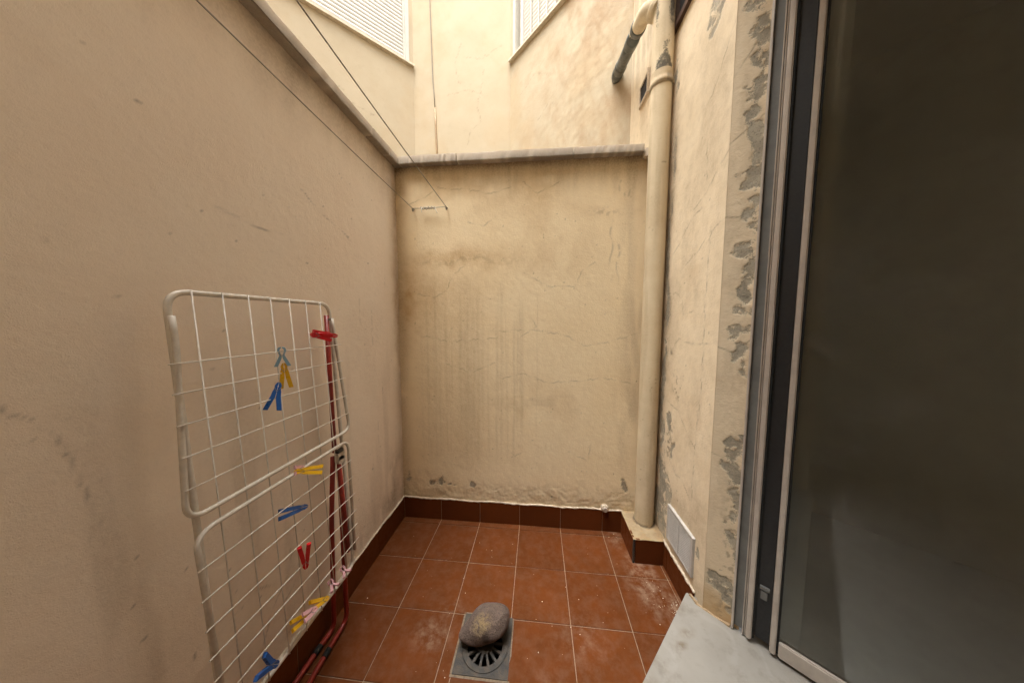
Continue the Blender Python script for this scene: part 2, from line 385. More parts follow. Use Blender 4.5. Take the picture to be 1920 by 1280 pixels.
def stone_mat():
    m, nt, p = new_mat('cobble_stone'); P = pos(nt)
    n1 = noise(nt, 14, 6, .65, P); n2 = noise(nt, 70, 5, .7, P); n3 = noise(nt, 260, 3, .6, P)
    c = mix(nt, ramp(nt, n1, .35, .7), (.175, .122, .096), (.105, .074, .058))
    c = mix(nt, ramp(nt, n2, .5, .75, 0, .6), c, (.21, .16, .12))
    c = mix(nt, ramp(nt, n3, .50, .66, 0, .8), c, (.055, .042, .034))
    sb = N(nt, 'VectorMath', operation='SUBTRACT'); nt.links.new(P, sb.inputs[0]); sb.inputs[1].default_value = (-.455, -.80, .145)
    ln = N(nt, 'VectorMath', operation='LENGTH'); nt.links.new(sb.outputs[0], ln.inputs[0])
    f = mathn(nt, 'MULTIPLY', ramp(nt, ln.outputs['Value'], .015, .075, 1, 0), ramp(nt, n2, .38, .58))
    c = mix(nt, f, c, (.27, .19, .095))
    sb = N(nt, 'VectorMath', operation='SUBTRACT'); nt.links.new(P, sb.inputs[0]); sb.inputs[1].default_value = (-.428, -.835, .09)
    ml = N(nt, 'VectorMath', operation='MULTIPLY'); nt.links.new(sb.outputs[0], ml.inputs[0]); ml.inputs[1].default_value = (1/.022, 1/.06, 1/.045)
    ln = N(nt, 'VectorMath', operation='LENGTH'); nt.links.new(ml.outputs[0], ln.inputs[0])
    c = mix(nt, mathn(nt, 'MULTIPLY', ramp(nt, ln.outputs['Value'], .5, 1.1, .75, 0), ramp(nt, n1, .3, .5)), c, (.05, .03, .022))
    nt.links.new(c, p.inputs['Base Color']); p.inputs['Roughness'].default_value = .85
    bump(nt, p, mathn(nt, 'ADD', n2, mathn(nt, 'MULTIPLY', n3, .5)), .012, 1)
    return m
M['stone'] = stone_mat()

# ------------------------------------------------------------------ the place (metres)
TU = .32                                   # tile module
XL, XR, YB, ZK = -1.284, .666, .0575, .1704   # left wall, right wall, back wall, skirting height
ZC = 2.774                                 # underside of the copings
TOPN, TOPR = 8.6, 5.05                      # unseen roof lines, near and right, heights set to shape the sky light
TOPZ = 8.2                                 # unseen roof line of far and left walls, height set for the light
CORR = (XR, .82)                           # right wall / far right diagonal wall
YC = 2.098                                 # far wall
CC = (1.486-YC, YC)                        # far wall / far right diagonal
CL = (-2.04, YC)                           # far wall / far left diagonal
CREASE = Vector((.666, -.62, 0))
DU = Vector((.68, .733, 0)).normalized()   # along the door plane
DN = Vector((.733, -.68, 0)).normalized()  # into the room

# ---- ground under the whole block
bm = bmesh.new(); bm.faces.new([bm.verts.new(p) for p in ((-300, -300, -.25), (300, -300, -.25), (300, 300, -.25), (-300, 300, -.25))])
tag(link('ground', bm_mesh('ground', bm), M['grout']), 'plain ground sheet under the buildings', kind='structure')
# ---- floor
floor = tag(thing('patio_floor', (0, 0, 0), 'floor of square terracotta tiles with pale grout joints', 'floor'), kind='structure')
del floor['category']
G = .0035
DR = (-.572, -.311, -.898, -.637)          # drain square x0 x1 y0 y1
bm = bmesh.new()
xs = [-1.33, DR[0]-.004, DR[1]+.004, 1.2]; ys = [-2.9, DR[2]-.004, DR[3]+.004, .12]
for i in range(3):
    for j in range(3):
        if i == 1 and j == 1: continue
        bm.faces.new([bm.verts.new((x, y, -.0035)) for x, y in ((xs[i], ys[j]), (xs[i+1], ys[j]), (xs[i+1], ys[j+1]), (xs[i], ys[j+1]))])
link('grout_bed', bm_mesh('grout_bed', bm), M['grout'], floor)
TM = {}
def tile_mesh(sx, sy):
    k = (round(sx, 3), round(sy, 3))
    if k not in TM:
        TM[k] = box_mesh('tile', (-sx/2, -sy/2, -.012), (sx/2, sy/2, 0), .0016, seg=2); TM[k].materials.append(M['tile'])
    return TM[k]
def put_tile(x0, x1, y0, y1):
    x0 += G/2; x1 -= G/2; y0 += G/2; y1 -= G/2
    o = link('tile', tile_mesh(x1-x0, y1-y0), None, floor, ((x0+x1)/2, (y0+y1)/2, random.uniform(-.0007, .0007)))
    o.rotation_euler = (random.uniform(-.0022, .0022), random.uniform(-.0022, .0022), random.uniform(-.002, .002))
yl = [YB+.02] + [-TU*k for k in range(0, 9)]
xl = [-4*TU-.02] + [TU*k for k in range(-3, 3)] + [XR+.02]
for a in range(len(xl)-1):
    for b_ in range(len(yl)-1):
        x0, x1, y1, y0 = xl[a], xl[a+1], yl[b_], yl[b_+1]
        # beyond the door step nothing of the floor shows
        if ((x0-.25)*DN.x+(y1+.955)*DN.y) > .12: continue
        if abs(x0+2*TU) < .01 and abs(y1+2*TU) < .01:
            put_tile(x0, DR[0]-.002, y0, y1); put_tile(DR[0]-.002, x1, y0, DR[2]-.002); continue
        put_tile(x0, x1, y0, y1)

# ---- skirting tiles
def skirt(parent, a, b, h, dirv, z0=0., thick=.011, inset=0):
    """one skirting tile from point a to b (xy), facing dirv"""
    a, b = Vector((*a, 0)), Vector((*b, 0)); d = (b-a); L = d.length-.003; d.normalize(); n = Vector((*dirv, 0))
    mt = Matrix(((d.x, n.x, 0, (a.x+b.x)/2), (d.y, n.y, 0, (a.y+b.y)/2), (0, 0, 1, 0), (0, 0, 0, 1)))
    h = h-random.uniform(0, .002)
    me = box_mesh('skirting_tile', (-L/2, -.004, .0015), (L/2, thick, h), .0014, seg=2); me.materials.append(M['skirt'])
    ang = math.atan2(d.y, d.x)
    o = link('skirting_tile', me, None, parent, ((a.x+b.x)/2, (a.y+b.y)/2, 0))
    if d.cross(Vector((0, 0, 1))).dot(n) > 0:   # normal lies on the other side: mirror by turning round
        ang += math.pi
    o.rotation_euler = (0, 0, ang)
    return o
def bead(parent, a, b, z, r=.006, seed=0, drop=.006):
    rnd = random.Random(seed); a = Vector((*a, z)); b = Vector((*b, z)); n = int((b-a).length/.018)
    pts = [a.lerp(b, k/n)+Vector((0, 0, rnd.uniform(-.0025, .0025)+.003*math.sin(k*.31+seed))) for k in range(n+1)]
    rs = [r*rnd.uniform(.65, 1.35) for _ in pts]
    return tube('mortar_bead', pts, r, M['bead'], parent, 6, rfun=lambda t: rs[min(len(rs)-1, int(t*(len(rs)-1)+.5))])

# ---- back parapet wall
bw = thing('parapet_wall', (-.3, YB, 0), 'stained beige parapet wall facing the camera, with concrete coping and tile skirting', 'wall')
def back_wear(s):
    U, V = s.U-1.334, s.V       # to world x, z
    s.U = U
    # dirt washed down from the coping
    top = sstep(2.50, 2.775, V+.10*(fbm(U, V, .05, 3, 3, sv=.5)-.5)*2)
    s.dirt += .50*top*(.45+.8*fbm(U, V, .035, 3, 5, sv=.6))
    s.dirt += .35*sstep(2.70, 2.775, V)
    s.ochre += .40*sstep(2.30, 2.62, V)*(1-sstep(2.66, 2.74, V))*sstep(.4, .6, fbm(U, V, .3, 3, 8, sv=.2))
    # corner with the left wall
    cr = np.exp(-((U+1.284)/(.045+.035*fbm(U, V, .16, 3, 11)))**2)
    s.dirt += .42*cr*sstep(.3, .6, fbm(U, V, .22, 3, 12)+.12)
    s.ochre += .55*s.blob(-1.22, 1.75, .06, .30)+.35*s.blob(-1.1, 1.85, .2, .2)
    # mould line at two thirds of the height with yellow-brown bloom
    s.ochre += .42*s.blob(-.62, 2.09, .34, .085)+.36*s.blob(-.83, 2.10, .16, .06)+.3*s.blob(-1.1, 2.1, .12, .06)
    s.dirt += .40*s.blob(-.78, 2.075, .40, .020)*sstep(.45, .62, fbm(U, V, .025, 3, 15))
    s.ochre += .3*s.blob(-.1, 2.2, .35, .28)*sstep(.3, .7, fbm(U, V, .2, 3, 16))
    # long runs below it
    env = sstep(2.08, 1.85, V)*sstep(.30, .62, V)
    wx = np.exp(-((U+.98)/.26)**2)*.75+np.exp(-((U+.72)/.10)**2)*.8
    st = np.zeros_like(U); rl = random.Random(4)
    for k in range(46):
        u = rl.choice((rl.gauss(-.72, .065), rl.gauss(-.98, .14), rl.gauss(-.98, .14), rl.gauss(-.45, .12))); a_ = rl.uniform(.25, 1); t_ = rl.uniform(1.55, 2.08); b_ = rl.uniform(.30, .85)
        f = np.exp(-((U-u+.003*np.sin(V*rl.uniform(4, 9)+k))/rl.choice((.004, .006, .009, .014)))**2)*sstep(t_, t_-.25, V)*sstep(b_, b_+.35, V)
        st = np.maximum(st, a_*f*(.35+1.0*fbm(U, V, .05, 2, 200+k, sv=.25)))
    s.dirt += .25*st + .13*env*wx*(.5+fbm(U, V, .05, 3, 22, sv=.6))
    s.ochre += .22*env*np.exp(-((U+.8)/.42)**2)
    # broad warm clouds on the lower half
    s.ochre += .28*s.blob(-.15, .95, .35, .2)*sstep(.35, .65, fbm(U, V, .2, 3, 25))
    s.dirt += .15*s.blob(-.18, 1.0, .30, .06)*sstep(.4, .6, fbm(U, V, .1, 3, 26))+.08*s.blob(-.72, .9, .08, .16)
    # beside the downpipe
    s.dirt += .34*np.exp(-((U-.52)/.11)**2)*sstep(.35, .65, fbm(U, V, .09, 3, 30, sv=.5))*sstep(.3, .8, V)
    s.dirt += .4*s.blob(.30, 2.40, .12, .025)*sstep(.42, .6, fbm(U, V, .02, 2, 31))
    for k, (u, v, L) in enumerate(((.385, 2.62, .12), (.42, 2.60, .16), (.45, 2.55, .1), (.33, 2.33, .5), (.38, 2.2, .35))):
        s.dark += .38*np.exp(-((U-u+.01*np.sin(V*30+k))/.006)**2)*sstep(v-L, v-L*.4, V)*(1-sstep(v-.02, v+.02, V))*sstep(.35, .6, fbm(U, V, .03, 2, 33+k))
    # damp foot with blown plaster
    foot = sstep(.42, .20, V+.10*(fbm(U, V, .13, 4, 40)-.5)*2)
    s.dirt += .40*foot*(.35+.8*fbm(U, V, .07, 3, 41))
    s.h += foot*((fbm(U, V, .05, 4, 42)-.5)*.008+(fbm(U, V, .016, 3, 44)-.5)*.004)
    for u, v, ru, rv, k in ((-1.235, .345, .018, .045, 1.05), (-1.25, .31, .02, .02, 1.0), (-1.03, .31, .035, .025, 1.0), (-.955, .33, .02, .035, 1.05), (-.90, .30, .02, .012, .95), (-.70, .31, .022, .032, 1.0), (-.68, .275, .02, .012, .9),
                            (-.85, .29, .03, .01, .8), (.47, .36, .02, .05, .9), (-.06, .235, .025, .010, .8)):
        s.patch(u, v, ru, rv, k, .35)
    s.add('dirt', .55*np.exp(-((V-.185)/.02)**2)*sstep(.35, .6, fbm(U, V, .06, 3, 47)))
    # cracks
    for i, c in enumerate((((-1.13, 1.83), (-1.0, 1.80), (-.9, 1.85), (-.83, 1.98), (-.72, 2.07)), ((-.95, 2.62), (-.75, 2.60), (-.55, 2.56), (-.40, 2.60)),
              ((-.72, 2.36), (-.6, 2.33), (-.5, 2.40)), ((-.30, 1.98), (-.12, 1.88), (.08, 1.87), (.12, 1.98), (.22, 2.05)), ((-.55, 1.55), (-.2, 1.55), (.0, 1.52), (.15, 1.44), (.3, 1.46), (.52, 1.53)),
              ((-.25, 1.66), (-.2, 1.58), (-.32, 1.5)), ((-1.1, 1.50), (-.85, 1.46), (-.5, 1.49)), ((-.45, 1.18), (-.3, 1.22), (-.1, 1.15), (.1, 1.17), (.3, 1.20), (.5, 1.16)),
              ((-.9, 1.28), (-.7, 1.22), (-.52, 1.30)), ((.05, .62), (.2, .55), (.22, .7)), ((-.42, .62), (-.36, .56), (-.30, .6)), ((-.35, 2.66), (-.2, 2.55), (-.05, 2.62)), ((-1.2, 2.5), (-1.05, 2.55), (-.95, 2.62)))):
        s.crack(c, .0030, .48, .016, i)
    sp = fbm(U, V, .012, 1, 70); s.dark += .55*sstep(.965, .99, sp)
    s.U = U
wall('plaster_face', (-1.334, YB, 0), (1, 0, 0), 2.05, 2.83-.04, .0065, (0, -1, 0), M['back'], bw, back_wear, seed=3)
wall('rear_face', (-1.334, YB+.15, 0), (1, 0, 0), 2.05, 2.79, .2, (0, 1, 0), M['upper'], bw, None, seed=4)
sx = [XL+.011, -3*TU, -2*TU, -TU, 0, TU, .465]
for a, b_ in zip(sx[:-1], sx[1:]): skirt(bw, (a, YB), (b_, YB), ZK, (0, -1))
bm = bmesh.new(); bm_box(bm, (XL+.002, YB-.0085, .0), (.466, YB+.003, ZK-.004)); link('joint_grout', bm_mesh('joint_grout', bm), M['grout'], bw)
bead(bw, (XL, YB-.006), (.47, YB-.006), ZK+.003, .007, 1)
def coping_slab(parent, lo, hi, seed):
    bm = bmesh.new(); bm_box(bm, lo, hi)
    long_ = 0 if hi[0]-lo[0] > hi[1]-lo[1] else 1
    es = [e for e in bm.edges if abs(e.verts[0].co[long_]-e.verts[1].co[long_]) > .1]
    bmesh.ops.subdivide_edges(bm, edges=es, cuts=24)
    bmesh.ops.bevel(bm, geom=[e for e in bm.edges if e.is_manifold and e.calc_face_angle(0) > .5], offset=.004, segments=2, affect='EDGES')
    rnd = np.random.RandomState(seed)
    bm.verts.ensure_lookup_table()
    for v in bm.verts:
        k = .0006*math.sin(v.co[long_]*9+seed)+rnd.uniform(-.0008, .0008); v.co.z += k; v.co[1-long_] += rnd.uniform(-.0015, .0015)
    me = bm_mesh('coping_slab', bm)
    C_ = np.array([v.co for v in me.vertices]); t = C_[:, long_]; z = C_[:, 2]
    at = me.attributes.new('wear', 'FLOAT_COLOR', 'POINT')
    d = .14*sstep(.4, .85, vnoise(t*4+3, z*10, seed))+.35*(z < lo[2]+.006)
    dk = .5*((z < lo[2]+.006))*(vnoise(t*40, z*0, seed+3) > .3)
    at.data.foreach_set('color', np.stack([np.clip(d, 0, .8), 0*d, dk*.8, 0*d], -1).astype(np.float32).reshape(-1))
    return link('coping_slab', me, M['coping'], parent)
cx_ = [XL+.053, -.79, .045, .524]
for k in range(3): coping_slab(bw, (cx_[k]+(.001 if k else 0), YB-.05, ZC), (cx_[k+1]-.003, YB+.2, ZC+.058-.003*k), 10+k)
V_, F_ = [], []
rj = random.Random(5)
bm = bmesh.new(); bm_box(bm, (XL+.02, YB+.02, ZC-.016), (.53, YB+.1, ZC+.001)); link('mortar_bed', bm_mesh('mortar_bed', bm), M['bed'], bw)
bm = bmesh.new(); bm_box(bm, (.525, YB-.035, ZC-.03), (.56, YB+.15, ZC+.035)); bmesh.ops.bevel(bm, geom=list(bm.edges), offset=.008, segments=2, affect='EDGES'); link('end_stub', bm_mesh('end_stub', bm), M['coping'], bw)

# ---- left parapet wall
lw = thing('parapet_wall', (XL, -1.2, 0), 'plain pinkish beige parapet wall along the left, behind the drying rack', 'wall')
def left_wear(s):
    U, V = s.U-2.75, s.V        # to world y, z
    s.U = U
    top = sstep(2.45, 2.775, V+.12*(fbm(U, V, .12, 3, 3, sv=.4)-.5)*2)
    s.dirt += .55*top*(.4+.7*fbm(U, V, .10, 3, 5, sv=.5)); s.dark += .30*sstep(2.66, 2.775, V)*sstep(.35, .6, fbm(U, V, .16, 3, 6))
    cr = np.exp(-((U-.0575)/(.06+.04*fbm(U, V, .2, 3, 11)))**2)
    s.dirt += .40*cr*sstep(.35, .6, fbm(U, V, .25, 3, 12)+.1)
    s.ochre += .5*s.blob(.03, 1.7, .05, .55)*sstep(.35, .55, fbm(U, V, .3, 3, 14))+.25*np.exp(-((U-.05)/.03)**2)
    s.dirt += .5*s.blob(-.10, .42, .10, .16)*sstep(.35, .6, fbm(U, V, .07, 3, 15, sv=.2))+.4*s.blob(-.12, .26, .12, .08)
    s.dirt += .25*sstep(.5, .2, V)*sstep(.4, .65, fbm(U, V, .12, 3, 16, sv=.3))
    s.dirt += .16*sstep(.5, .75, fbm(U, V, .06, 3, 17, sv=.5))*sstep(1.7, .9, V)
    s.dirt += .08*sstep(.5, .8, fbm(U, V, .4, 4, 18))
    foot = sstep(.42, .2, V+.08*(fbm(U, V, .13, 4, 40)-.5)*2)
    s.h += foot*(fbm(U, V, .05, 4, 42)-.5)*.006
    for i, c in enumerate((((-.80, 2.22), (-.66, 2.15), (-.55, 2.12), (-.45, 2.07)), ((-1.15, 2.0), (-1.0, 1.98), (-.9, 1.99)), ((-.93, .70), (-.97, .5), (-1.05, .42), (-1.1, .3)), ((-1.2, .55), (-1.1, .56), (-1.02, .5)),
                           ((-1.6, 1.5), (-1.5, 1.35), (-1.45, 1.1)), ((-1.05, .36), (-.95, .42), (-.92, .5)))):
        s.crack(c, .0028, .5, .014, i)
    for i, (y, z, L) in enumerate(((-.42, 1.78, .2), (-.3, 1.72, .3), (-.12, 1.68, .08), (-.13, 1.95, .12), (-.2, 1.2, .15), (-.27, .95, .25))):
        s.dark += .30*np.exp(-((U-y)/.004)**2)*sstep(z-L, z-L+.05, V)*(1-sstep(z-.03, z, V))*sstep(.35, .55, fbm(U, V, .02, 2, 60+i))
    sp = fbm(U, V, .014, 1, 71); s.dark += .5*sstep(.968, .992, sp)
wall('plaster_face', (XL, -2.75, 0), (0, 1, 0), 2.85, 2.79, .0075, (1, 0, 0), M['left'], lw, left_wear, seed=23)
wall('rear_face', (XL-.15, -2.75, 0), (0, 1, 0), 2.85, 2.79, .2, (-1, 0, 0), M['upper'], lw, None, seed=24)
sy = [YB-.011] + [-TU*k for k in range(1, 9)]
for a, b_ in zip(sy[:-1], sy[1:]): skirt(lw, (XL, a), (XL, b_), ZK, (1, 0))
bm = bmesh.new(); bm_box(bm, (XL-.003, -2.7, .0), (XL+.0085, YB-.01, ZK-.004)); link('joint_grout', bm_mesh('joint_grout', bm), M['grout'], lw)
bead(lw, (XL+.006, YB-.01), (XL+.006, -2.7), ZK+.003, .0065, 2)
cy_ = [YB-.052, -.30, -1.28, -2.25, -2.75]
for k in range(4): coping_slab(lw, (XL-.2, cy_[k+1]+.003, ZC), (XL+.05, cy_[k]-.001, ZC+.058-.002*(k % 2)), 20+k)
coping_slab(lw, (XL-.2, YB-.05, ZC), (XL+.0505, YB+.2, ZC+.0565), 31)
bm = bmesh.new(); bm_box(bm, (XL-.1, -2.75, ZC-.018), (XL-.02, YB, ZC+.001)); link('mortar_bed', bm_mesh('mortar_bed', bm), M['bed'], lw)

# ---- the building round the light well
bd = thing('apartment_building', (XR, YC, 0), 'cream rendered building wrapping the light well, with shuttered windows above the parapet', 'building')
def right_wear(s):
    U, V = s.U-.622, s.V        # world y, z
    s.U = U
    # mottled, scraped paint
    s.dirt += .20*sstep(.5, .75, fbm(U, V, .16, 4, 3, sv=.3))+.10*sstep(.45, .7, fbm(U, V, .03, 3, 4))
    s.ochre += .20*sstep(.5, .75, fbm(U, V, .35, 3, 5))
    s.h += (fbm(U, V, .09, 4, 6, sv=.16)-.5)*.0035
    # stain line beside the pipe, with the pipe's soft shade painted in
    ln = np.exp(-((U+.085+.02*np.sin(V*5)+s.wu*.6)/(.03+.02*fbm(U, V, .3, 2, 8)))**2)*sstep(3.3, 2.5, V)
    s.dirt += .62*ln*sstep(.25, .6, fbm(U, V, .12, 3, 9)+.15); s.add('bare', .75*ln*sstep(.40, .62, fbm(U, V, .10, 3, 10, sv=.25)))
    for u, v, ru, rv, k in ((-.105, 1.66, .026, .09, 1.35), (-.085, 1.35, .02, .16, 1.1), (-.195, .985, .022, .075, 1.25), (-.11, .85, .02, .12, 1.0), (-.235, .81, .022, .07, .95),
                            (-.13, .56, .06, .13, 1.3), (-.20, .50, .05, .09, 1.15), (-.10, .36, .10, .14, 1.3), (-.14, .25, .07, .07, 1.2), (-.22, .95, .03, .06, .7),
                            (-.475, 3.16, .05, .075, 1.5), (-.455, 3.09, .025, .05, 1.1), (-.095, 3.2, .018, .07, 1.0), (-.10, 3.07, .015, .05, .8), (-.55, .40, .02, .05, .9)):
        s.patch(u, v, ru, rv, k, .55)
    sp = s.blob(-.235, 1.27, .03, .05, .5)+s.blob(-.25, 1.22, .04, .05, .5)+s.blob(-.30, 1.21, .03, .06, .5)+s.blob(-.2, .83, .04, .1, .5)+s.blob(-.19, 1.42, .02, .02, .5)
    s.dark += .75*np.clip(sp, 0, 1)*sstep(.56, .66, fbm(U, V, .02, 2, 12))
    # grime above the vent
    s.dirt += .35*s.blob(-.3, .5, .22, .06)+.35*sstep(.32, .18, V)
    s.dirt += .30*sstep(3.0, 4.2, V)*sstep(.4, .65, fbm(U, V, .06, 3, 18, sv=.5))
    for i, c in enumerate((((-.14, 2.05), (-.22, 2.10), (-.34, 2.20), (-.43, 2.22)), ((-.30, 1.95), (-.42, 2.0), (-.5, 2.06), (-.62, 2.10)), ((-.09, 1.80), (-.2, 1.80), (-.28, 1.75), (-.30, 1.66), (-.40, 1.68)),
              ((-.17, 1.43), (-.26, 1.52), (-.34, 1.50), (-.48, 1.50), (-.62, 1.52)), ((-.14, 1.1), (-.28, 1.08), (-.4, .98), (-.48, .93)), ((-.49, 1.15), (-.48, .9), (-.47, .62)),
              ((-.52, 2.1), (-.5, 1.7), (-.51, 1.35), (-.5, 1.15)), ((-.16, .78), (-.28, .68), (-.38, .68), (-.46, .62)), ((-.62, 2.40), (-.45, 2.28), (-.35, 2.24)), ((-.62, 2.96), (-.48, 2.75), (-.4, 2.72)), ((-.13, .84), (-.15, .62)), ((-.45, 2.55), (-.46, 2.35)))):
        s.crack(c, .003, .55, .014, i)
    s.dark += .5*sstep(.965, .99, fbm(U, V, .013, 1, 71))
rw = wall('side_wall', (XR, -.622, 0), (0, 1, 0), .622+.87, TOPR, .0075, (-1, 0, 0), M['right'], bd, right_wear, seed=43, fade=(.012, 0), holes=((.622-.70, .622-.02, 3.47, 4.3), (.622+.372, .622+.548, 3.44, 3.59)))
def chamfer_wear(s):
    U, V = s.U, s.V             # u from the far corner to the side wall
    k = sstep(.2, 1.3, U)
    s.dirt += (.10+.42*k)*sstep(.40, .68, fbm(U, V, .22, 5, 3, sv=.34)); s.dirt += .30*k*sstep(.48, .7, fbm(U, V, .06, 4, 4, sv=.3))
    s.ochre += .22*sstep(.45, .7, fbm(U, V, .4, 3, 5))
    s.h += ((fbm(U, V, .16, 4, 6)-.5)*.007+(fbm(U, V, .04, 3, 7)-.5)*.003)*(.3+.7*k)
    s.dirt += .40*k*sstep(.50, .72, fbm(U+V*.35, V, .05, 5, 8, sv=.22))+.25*sstep(.55, .7, fbm(U, V, .12, 5, 9))
    for i, c in enumerate((((.55, 4.2), (.75, 4.3), (.9, 4.2)), ((.2, 4.7), (.5, 4.8), (.8, 4.6)))): s.crack(c, .004, .4, .02, i)
dl = 1/math.sqrt(2)
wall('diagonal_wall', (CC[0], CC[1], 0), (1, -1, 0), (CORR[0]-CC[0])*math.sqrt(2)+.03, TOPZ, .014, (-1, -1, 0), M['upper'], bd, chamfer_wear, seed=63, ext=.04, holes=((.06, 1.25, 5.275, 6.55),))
def far_wear(s):
    U, V = s.U, s.V             # u from the left corner
    s.dirt += .12*sstep(.5, .75, fbm(U, V, .3, 4, 3))+.22*sstep(.45, .7, fbm(U, V, .12, 3, 4, sv=.6))*np.exp(-((U-1.43)/.12)**2)
    s.ochre += .5*s.blob(.33, 4.35, .018, .32, .2)+.12*sstep(.5, .7, fbm(U, V, .4, 3, 5))
    for i, c in enumerate((((.72, 5.6), (.62, 5.3), (.7, 5.0)), ((1.05, 5.2), (.95, 4.7), (1.0, 4.5)), ((.5, 4.9), (.8, 4.95), (1.1, 4.85)), ((1.0, 4.5), (.85, 4.4), (.8, 4.2)), ((.75, 5.4), (1.0, 5.35), (1.3, 5.5)))):
        s.crack(c, .004, .38, .025, i)
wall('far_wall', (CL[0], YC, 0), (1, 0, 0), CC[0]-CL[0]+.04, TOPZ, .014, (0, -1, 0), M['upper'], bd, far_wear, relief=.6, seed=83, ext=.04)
def leftd_wear(s):
    U, V = s.U, s.V             # u from the far corner towards the left
    s.dirt += .10*sstep(.5, .75, fbm(U, V, .3, 4, 3)); s.ochre += .10*sstep(.5, .7, fbm(U, V, .4, 3, 5))
    for i, c in enumerate((((.9, 4.55), (1.1, 4.6), (1.3, 4.7)), ((.55, 4.4), (.75, 4.42), (.95, 4.5)))): s.crack(c, .004, .45, .025, i)
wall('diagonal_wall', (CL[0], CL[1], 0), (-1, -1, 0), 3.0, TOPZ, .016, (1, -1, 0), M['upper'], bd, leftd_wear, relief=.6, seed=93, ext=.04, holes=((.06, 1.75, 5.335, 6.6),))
# the sides of the well that only light meets
E1 = (CL[0]-3.0*dl, YC-3.0*dl)
wall('outer_wall', (E1[0]+.01, E1[1]+.02, 0), (0, -1, 0), 2.6, TOPZ, .3, (1, 0, 0), M['upper'], bd, None, seed=101)
E2 = (E1[0], E1[1]-2.55)

# door reveal and the diagonal wall with the door
RD = Vector((.78, -.62, 0)).normalized()
def reveal_wear(s):
    U, V = s.U, s.V
    s.dirt += .04+.16*sstep(.45, .7, fbm(U, V, .05, 4, 3, sv=.12)); s.ochre += .06
    for u, v, ru, rv, k in ((.085, 2.97, .05, .05, 1.25), (.082, 2.845, .035, .05, 1.3), (.082, 2.74, .03, .05, 1.2), (.078, 2.63, .032, .06, 1.2), (.085, 2.53, .022, .04, 1.1), (.082, 2.455, .035, .05, 1.3),
                            (.092, 2.35, .030, .06, 1.35), (.085, 2.25, .035, .06, 1.35), (.098, 2.14, .025, .06, 1.3), (.105, 2.07, .018, .05, 1.2), (.075, 1.945, .040, .045, 1.15), (.098, 1.87, .028, .06, 1.3), (.100, 1.775, .028, .045, 1.3), (.075, 1.685, .042, .035, 1.25), (.072, 1.58, .042, .05, 1.3),
                            (.088, 1.48, .030, .05, 1.35), (.103, 1.405, .016, .045, 1.1), (.070, 1.05, .026, .075, 1.15), (.080, .92, .034, .05, 1.3), (.092, .82, .026, .06, 1.1), (.090, .71, .024, .07, 1.0), (.085, .60, .026, .05, .9), (.095, .52, .02, .05, .9),
                            (.036, .33, .026, .045, 1.05), (.075, .335, .045, .05, 1.45), (.095, .27, .026, .05, 1.2)):
        s.patch(u, v, ru, rv, k, .55)
    s.dark += .45*sstep(.62, .70, fbm(U, V, .018, 2, 12))*sstep(.04, .09, U)*sstep(1.2, .5, V)
    s.ochre += .75*sstep(.34, .20, V+.06*(fbm(U, V, .05, 3, 14)-.5))
    for i, c in enumerate((((0, 2.42), (.06, 2.46), (.12, 2.50)), ((0, 2.1), (.05, 2.09), (.12, 2.12)), ((.0, 1.50), (.05, 1.48), (.12, 1.54)), ((.0, .98), (.06, .96), (.1, .93)), ((.0, 2.70), (.07, 2.8)), ((.02, 1.75), (.1, 1.73)))):
        s.crack(c, .0028, .65, .008, i)
wall('door_reveal', (CREASE.x, CREASE.y, 0), RD, .145, 3.4, .005, (-.62, -.78, 0), M['right'], bd, reveal_wear, seed=113, fade=(.012, 0))
U0, U1 = -1.86, 0.0          # the door opening along DU from the crease
def dpt(u, n, z=0): return CREASE + DU*u + DN*n + Vector((0, 0, z))
nout = tuple(-DN)
a = dpt(U1, .004); wall('door_wall', (a.x, a.y, 3.4), DU, .02, TOPN-3.4, .1, nout, M['upper'], bd, None, seed=114)
a = dpt(U0, 0); wall('lintel_wall', (a.x, a.y, 3.4), DU, -U0, TOPN-3.4, .1, nout, M['right'], bd, None, seed=115)
a = dpt(U0-2.2, 0); wall('door_wall', (a.x, a.y, 0), DU, 2.2, TOPN, .1, nout, M['right'], bd, None, seed=116)
a2 = dpt(U0-2.2, 0)
wall('outer_wall', (a2.x-.01, a2.y+.01, 0), (E2[0]-a2.x, E2[1]-a2.y, 0), math.hypot(E2[0]-a2.x, E2[1]-a2.y)+.05, TOPN, .3, (.3, .95, 0), M['upper'], bd, None, seed=117)
bm = bmesh.new()
rp = [dpt(U1, .0), dpt(U1, .34), dpt(U0, .34), dpt(U0, 0)]
bm.faces.new([bm.verts.new(p+Vector((0, 0, 3.4))) for p in rp])
bm.faces.new([bm.verts.new(p) for p in (dpt(U0, 0), dpt(U0, .34), dpt(U0, .34, 3.4), dpt(U0, 0, 3.4))])
link('door_soffit', bm_mesh('door_soffit', bm), M['right'], bd)
